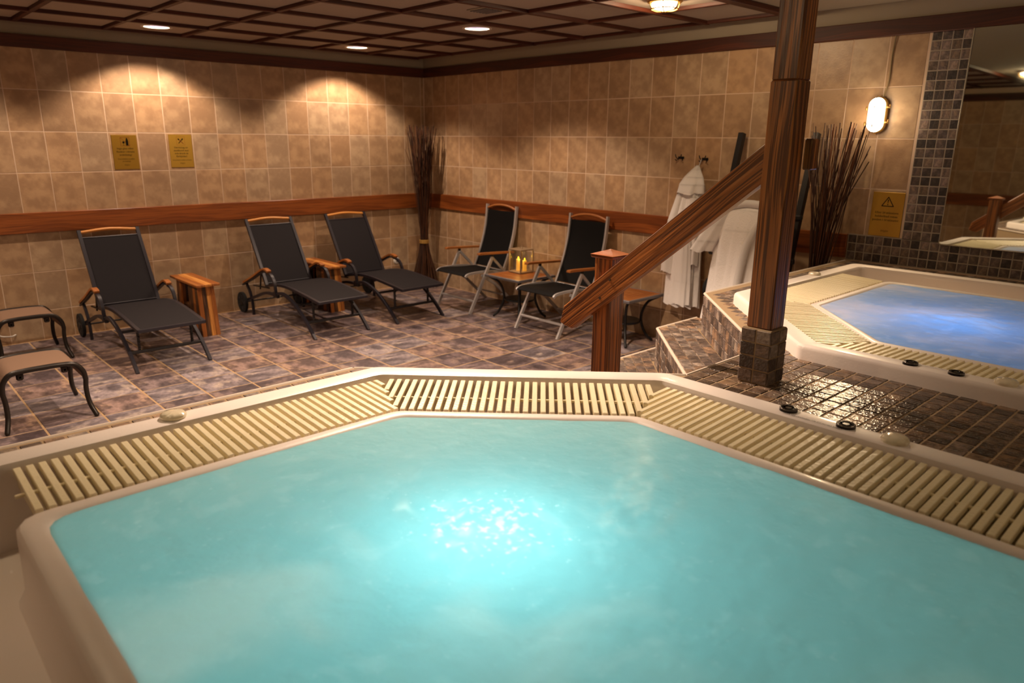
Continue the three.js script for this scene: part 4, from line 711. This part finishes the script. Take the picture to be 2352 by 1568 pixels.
{
  const hookAt = (x, y, label) => { const t = thing('coat_hook', label, 'hook', [x, y, 0]); add(t, 'plate', boxAt(0, 0, 0.004, 0.06, 0.02, 0.006, 0.002), M.iron); for (const s of [-1, 1]) { add(t, 'prong', tubeCapped([V(s * 0.012, 0, 0.008), V(s * 0.016, -0.008, 0.03), V(s * 0.024, 0.006, 0.044), V(s * 0.03, 0.026, 0.046)], 0.004, 12, 6), M.iron); add(t, 'prong', tubeCapped([V(s * 0.016, -0.004, 0.008), V(s * 0.03, -0.022, 0.024), V(s * 0.04, -0.014, 0.034)], 0.0035, 10, 6), M.iron); } };
  hookAt(3.668, 1.61, 'empty iron coat hook on the tiled wall'); hookAt(3.904, 1.605, 'iron coat hook carrying the hooded white robe');
  const t = thing('bath_robe', 'white hooded terry bath robe hanging from a wall hook', 'robe', [3.86, 0, 0.02]);
  add(t, 'hood', cloth([[1.555, 0.03, 0.06, 0.012, 0.012], [1.52, 0.025, 0.07, 0.04, 0.03], [1.46, 0.015, 0.085, 0.085, 0.055], [1.40, 0.005, 0.095, 0.115, 0.07], [1.33, 0.0, 0.10, 0.125, 0.075]], 40, 3, 0.7), terry);
  add(t, 'body', cloth([[1.43, 0.01, 0.075, 0.07, 0.05], [1.32, 0.0, 0.085, 0.11, 0.065], [1.15, -0.01, 0.09, 0.135, 0.075], [0.9, -0.005, 0.095, 0.14, 0.08], [0.65, 0.0, 0.1, 0.145, 0.085], [0.38, 0.0, 0.1, 0.15, 0.09]], 72, 7, 0.2), terry);
  add(t, 'sleeve', cloth([[1.32, -0.06, 0.11, 0.05, 0.05], [1.1, -0.11, 0.12, 0.07, 0.055], [0.9, -0.13, 0.13, 0.08, 0.06], [0.66, -0.135, 0.125, 0.085, 0.06]], 36, 3, 2.0), terry);
  add(t, 'sleeve', cloth([[1.3, 0.06, 0.11, 0.05, 0.05], [1.05, 0.09, 0.12, 0.06, 0.05], [0.75, 0.085, 0.125, 0.065, 0.05]], 36, 3, 4.0), terry);
  add(t, 'front_panel', cloth([[1.2, 0.02, 0.16, 0.05, 0.02], [0.9, 0.015, 0.175, 0.075, 0.022], [0.6, 0.02, 0.18, 0.09, 0.024], [0.4, 0.02, 0.185, 0.1, 0.026]], 40, 4, 1.1), terry);
  add(t, 'belt_loop', tubeCapped([V(0.04, 1.545, 0.06), V(0.044, 1.58, 0.05), V(0.05, 1.6, 0.046)], 0.004, 10, 6), terry);
  // folded lounger leaning on the wall
  const f = thing('folded_lounger', 'folded black lounger frame leaning upright against the wall under a robe', 'sun lounger', [4.555, 0, 0.02]);
  const prof = [[0.42, 0.01], [0.34, 0.30], [0.30, 0.60], [0.20, 1.10], [0.11, 1.5], [0.035, 1.81]];
  for (const s of [-1, 1]) { add(f, 'side_rail', pathBar(prof, 0.05, 0.04, 'z', s * 0.3, 24), M.black); add(f, 'side_stub', merge([boxAt(s * (s < 0 ? 0.335 : 0.31), 1.215, 0.2, 0.06, 0.04, 0.04, 0.01), boxAt(s * (s < 0 ? 0.335 : 0.31), 0.90, 0.26, 0.07, 0.045, 0.04, 0.01)]), M.black); if (s < 0) add(f, 'wheel', move(new THREE.CylinderGeometry(0.09, 0.09, 0.03, 24).rotateZ(Math.PI / 2), s * 0.345, 0.6, 0.24), M.rubber); }
  add(f, 'crossbar', barBetween(V(-0.3, 0.35, 0.335), V(0.3, 0.35, 0.335), 0.025, 0.025), M.black); add(f, 'crossbar', barBetween(V(-0.3, 1.215, 0.18), V(0.3, 1.215, 0.18), 0.025, 0.025), M.black);
  const r = thing('bath_robe', 'white terry bath robe draped over the folded black lounger', 'robe', [4.56, 0, 0.30]);
  add(r, 'body', cloth([[1.285, 0.0, 0.0, 0.14, 0.03], [1.25, -0.01, 0.02, 0.26, 0.06], [1.1, -0.02, 0.05, 0.24, 0.075], [0.85, -0.02, 0.09, 0.225, 0.085], [0.5, -0.02, 0.14, 0.225, 0.09], [0.3, -0.02, 0.16, 0.235, 0.09]], 80, 8, 1.3), terry);
  add(r, 'sleeve', cloth([[1.26, -0.20, 0.05, 0.05, 0.05], [1.13, -0.27, 0.07, 0.075, 0.06], [1.0, -0.33, 0.09, 0.09, 0.065], [0.92, -0.37, 0.10, 0.095, 0.065]], 36, 3, 0.4), terry);
  add(r, 'sleeve', cloth([[1.26, 0.20, 0.05, 0.05, 0.05], [1.1, 0.24, 0.08, 0.07, 0.055], [0.85, 0.26, 0.11, 0.08, 0.06]], 36, 3, 2.4), terry);
  add(r, 'collar', tube([V(-0.2, 1.26, 0.07), V(-0.08, 1.296, 0.05), V(0.02, 1.3, 0.045), V(0.12, 1.28, 0.06), V(0.05, 1.0, 0.16), V(0.03, 0.6, 0.245)], 0.028, 40, 10), terry);
}
// small wall fittings
{
  const s = thing('wall_socket', 'round white wall socket behind the corner lounger', 'socket', [0, 0.32, 0.47], Math.PI / 2); add(s, 'cover', new THREE.LatheGeometry([[0, 0.022], [0.03, 0.022], [0.04, 0.014], [0.042, 0]].map((v) => new THREE.Vector2(...v)), 28).rotateX(Math.PI / 2), M.white); add(s, 'outlet', move(new THREE.CylinderGeometry(0.018, 0.018, 0.004, 20).rotateX(Math.PI / 2), 0, 0, 0.022), M.greyEdge);
  const v = thing('pipe_valve', 'small white pipe loop on the wall behind the ottomans', 'pipe', [0, 0.1, 4.47], Math.PI / 2); add(v, 'pipe', tube([V(-0.05, 0.1, 0.01), V(-0.05, 0.1, 0.05), V(-0.07, 0.05, 0.055), V(-0.06, 0.0, 0.055), V(0.02, -0.02, 0.055), V(0.06, -0.02, 0.01)], 0.006, 30, 8), M.white); add(v, 'cover_plate', boxAt(-0.05, 0.1, 0.005, 0.05, 0.03, 0.01, 0.003), M.white);
}

scene.traverse((o) => { if (o.isMesh) { o.castShadow = true; o.receiveShadow = true; } });
renderer.render(scene, camera);
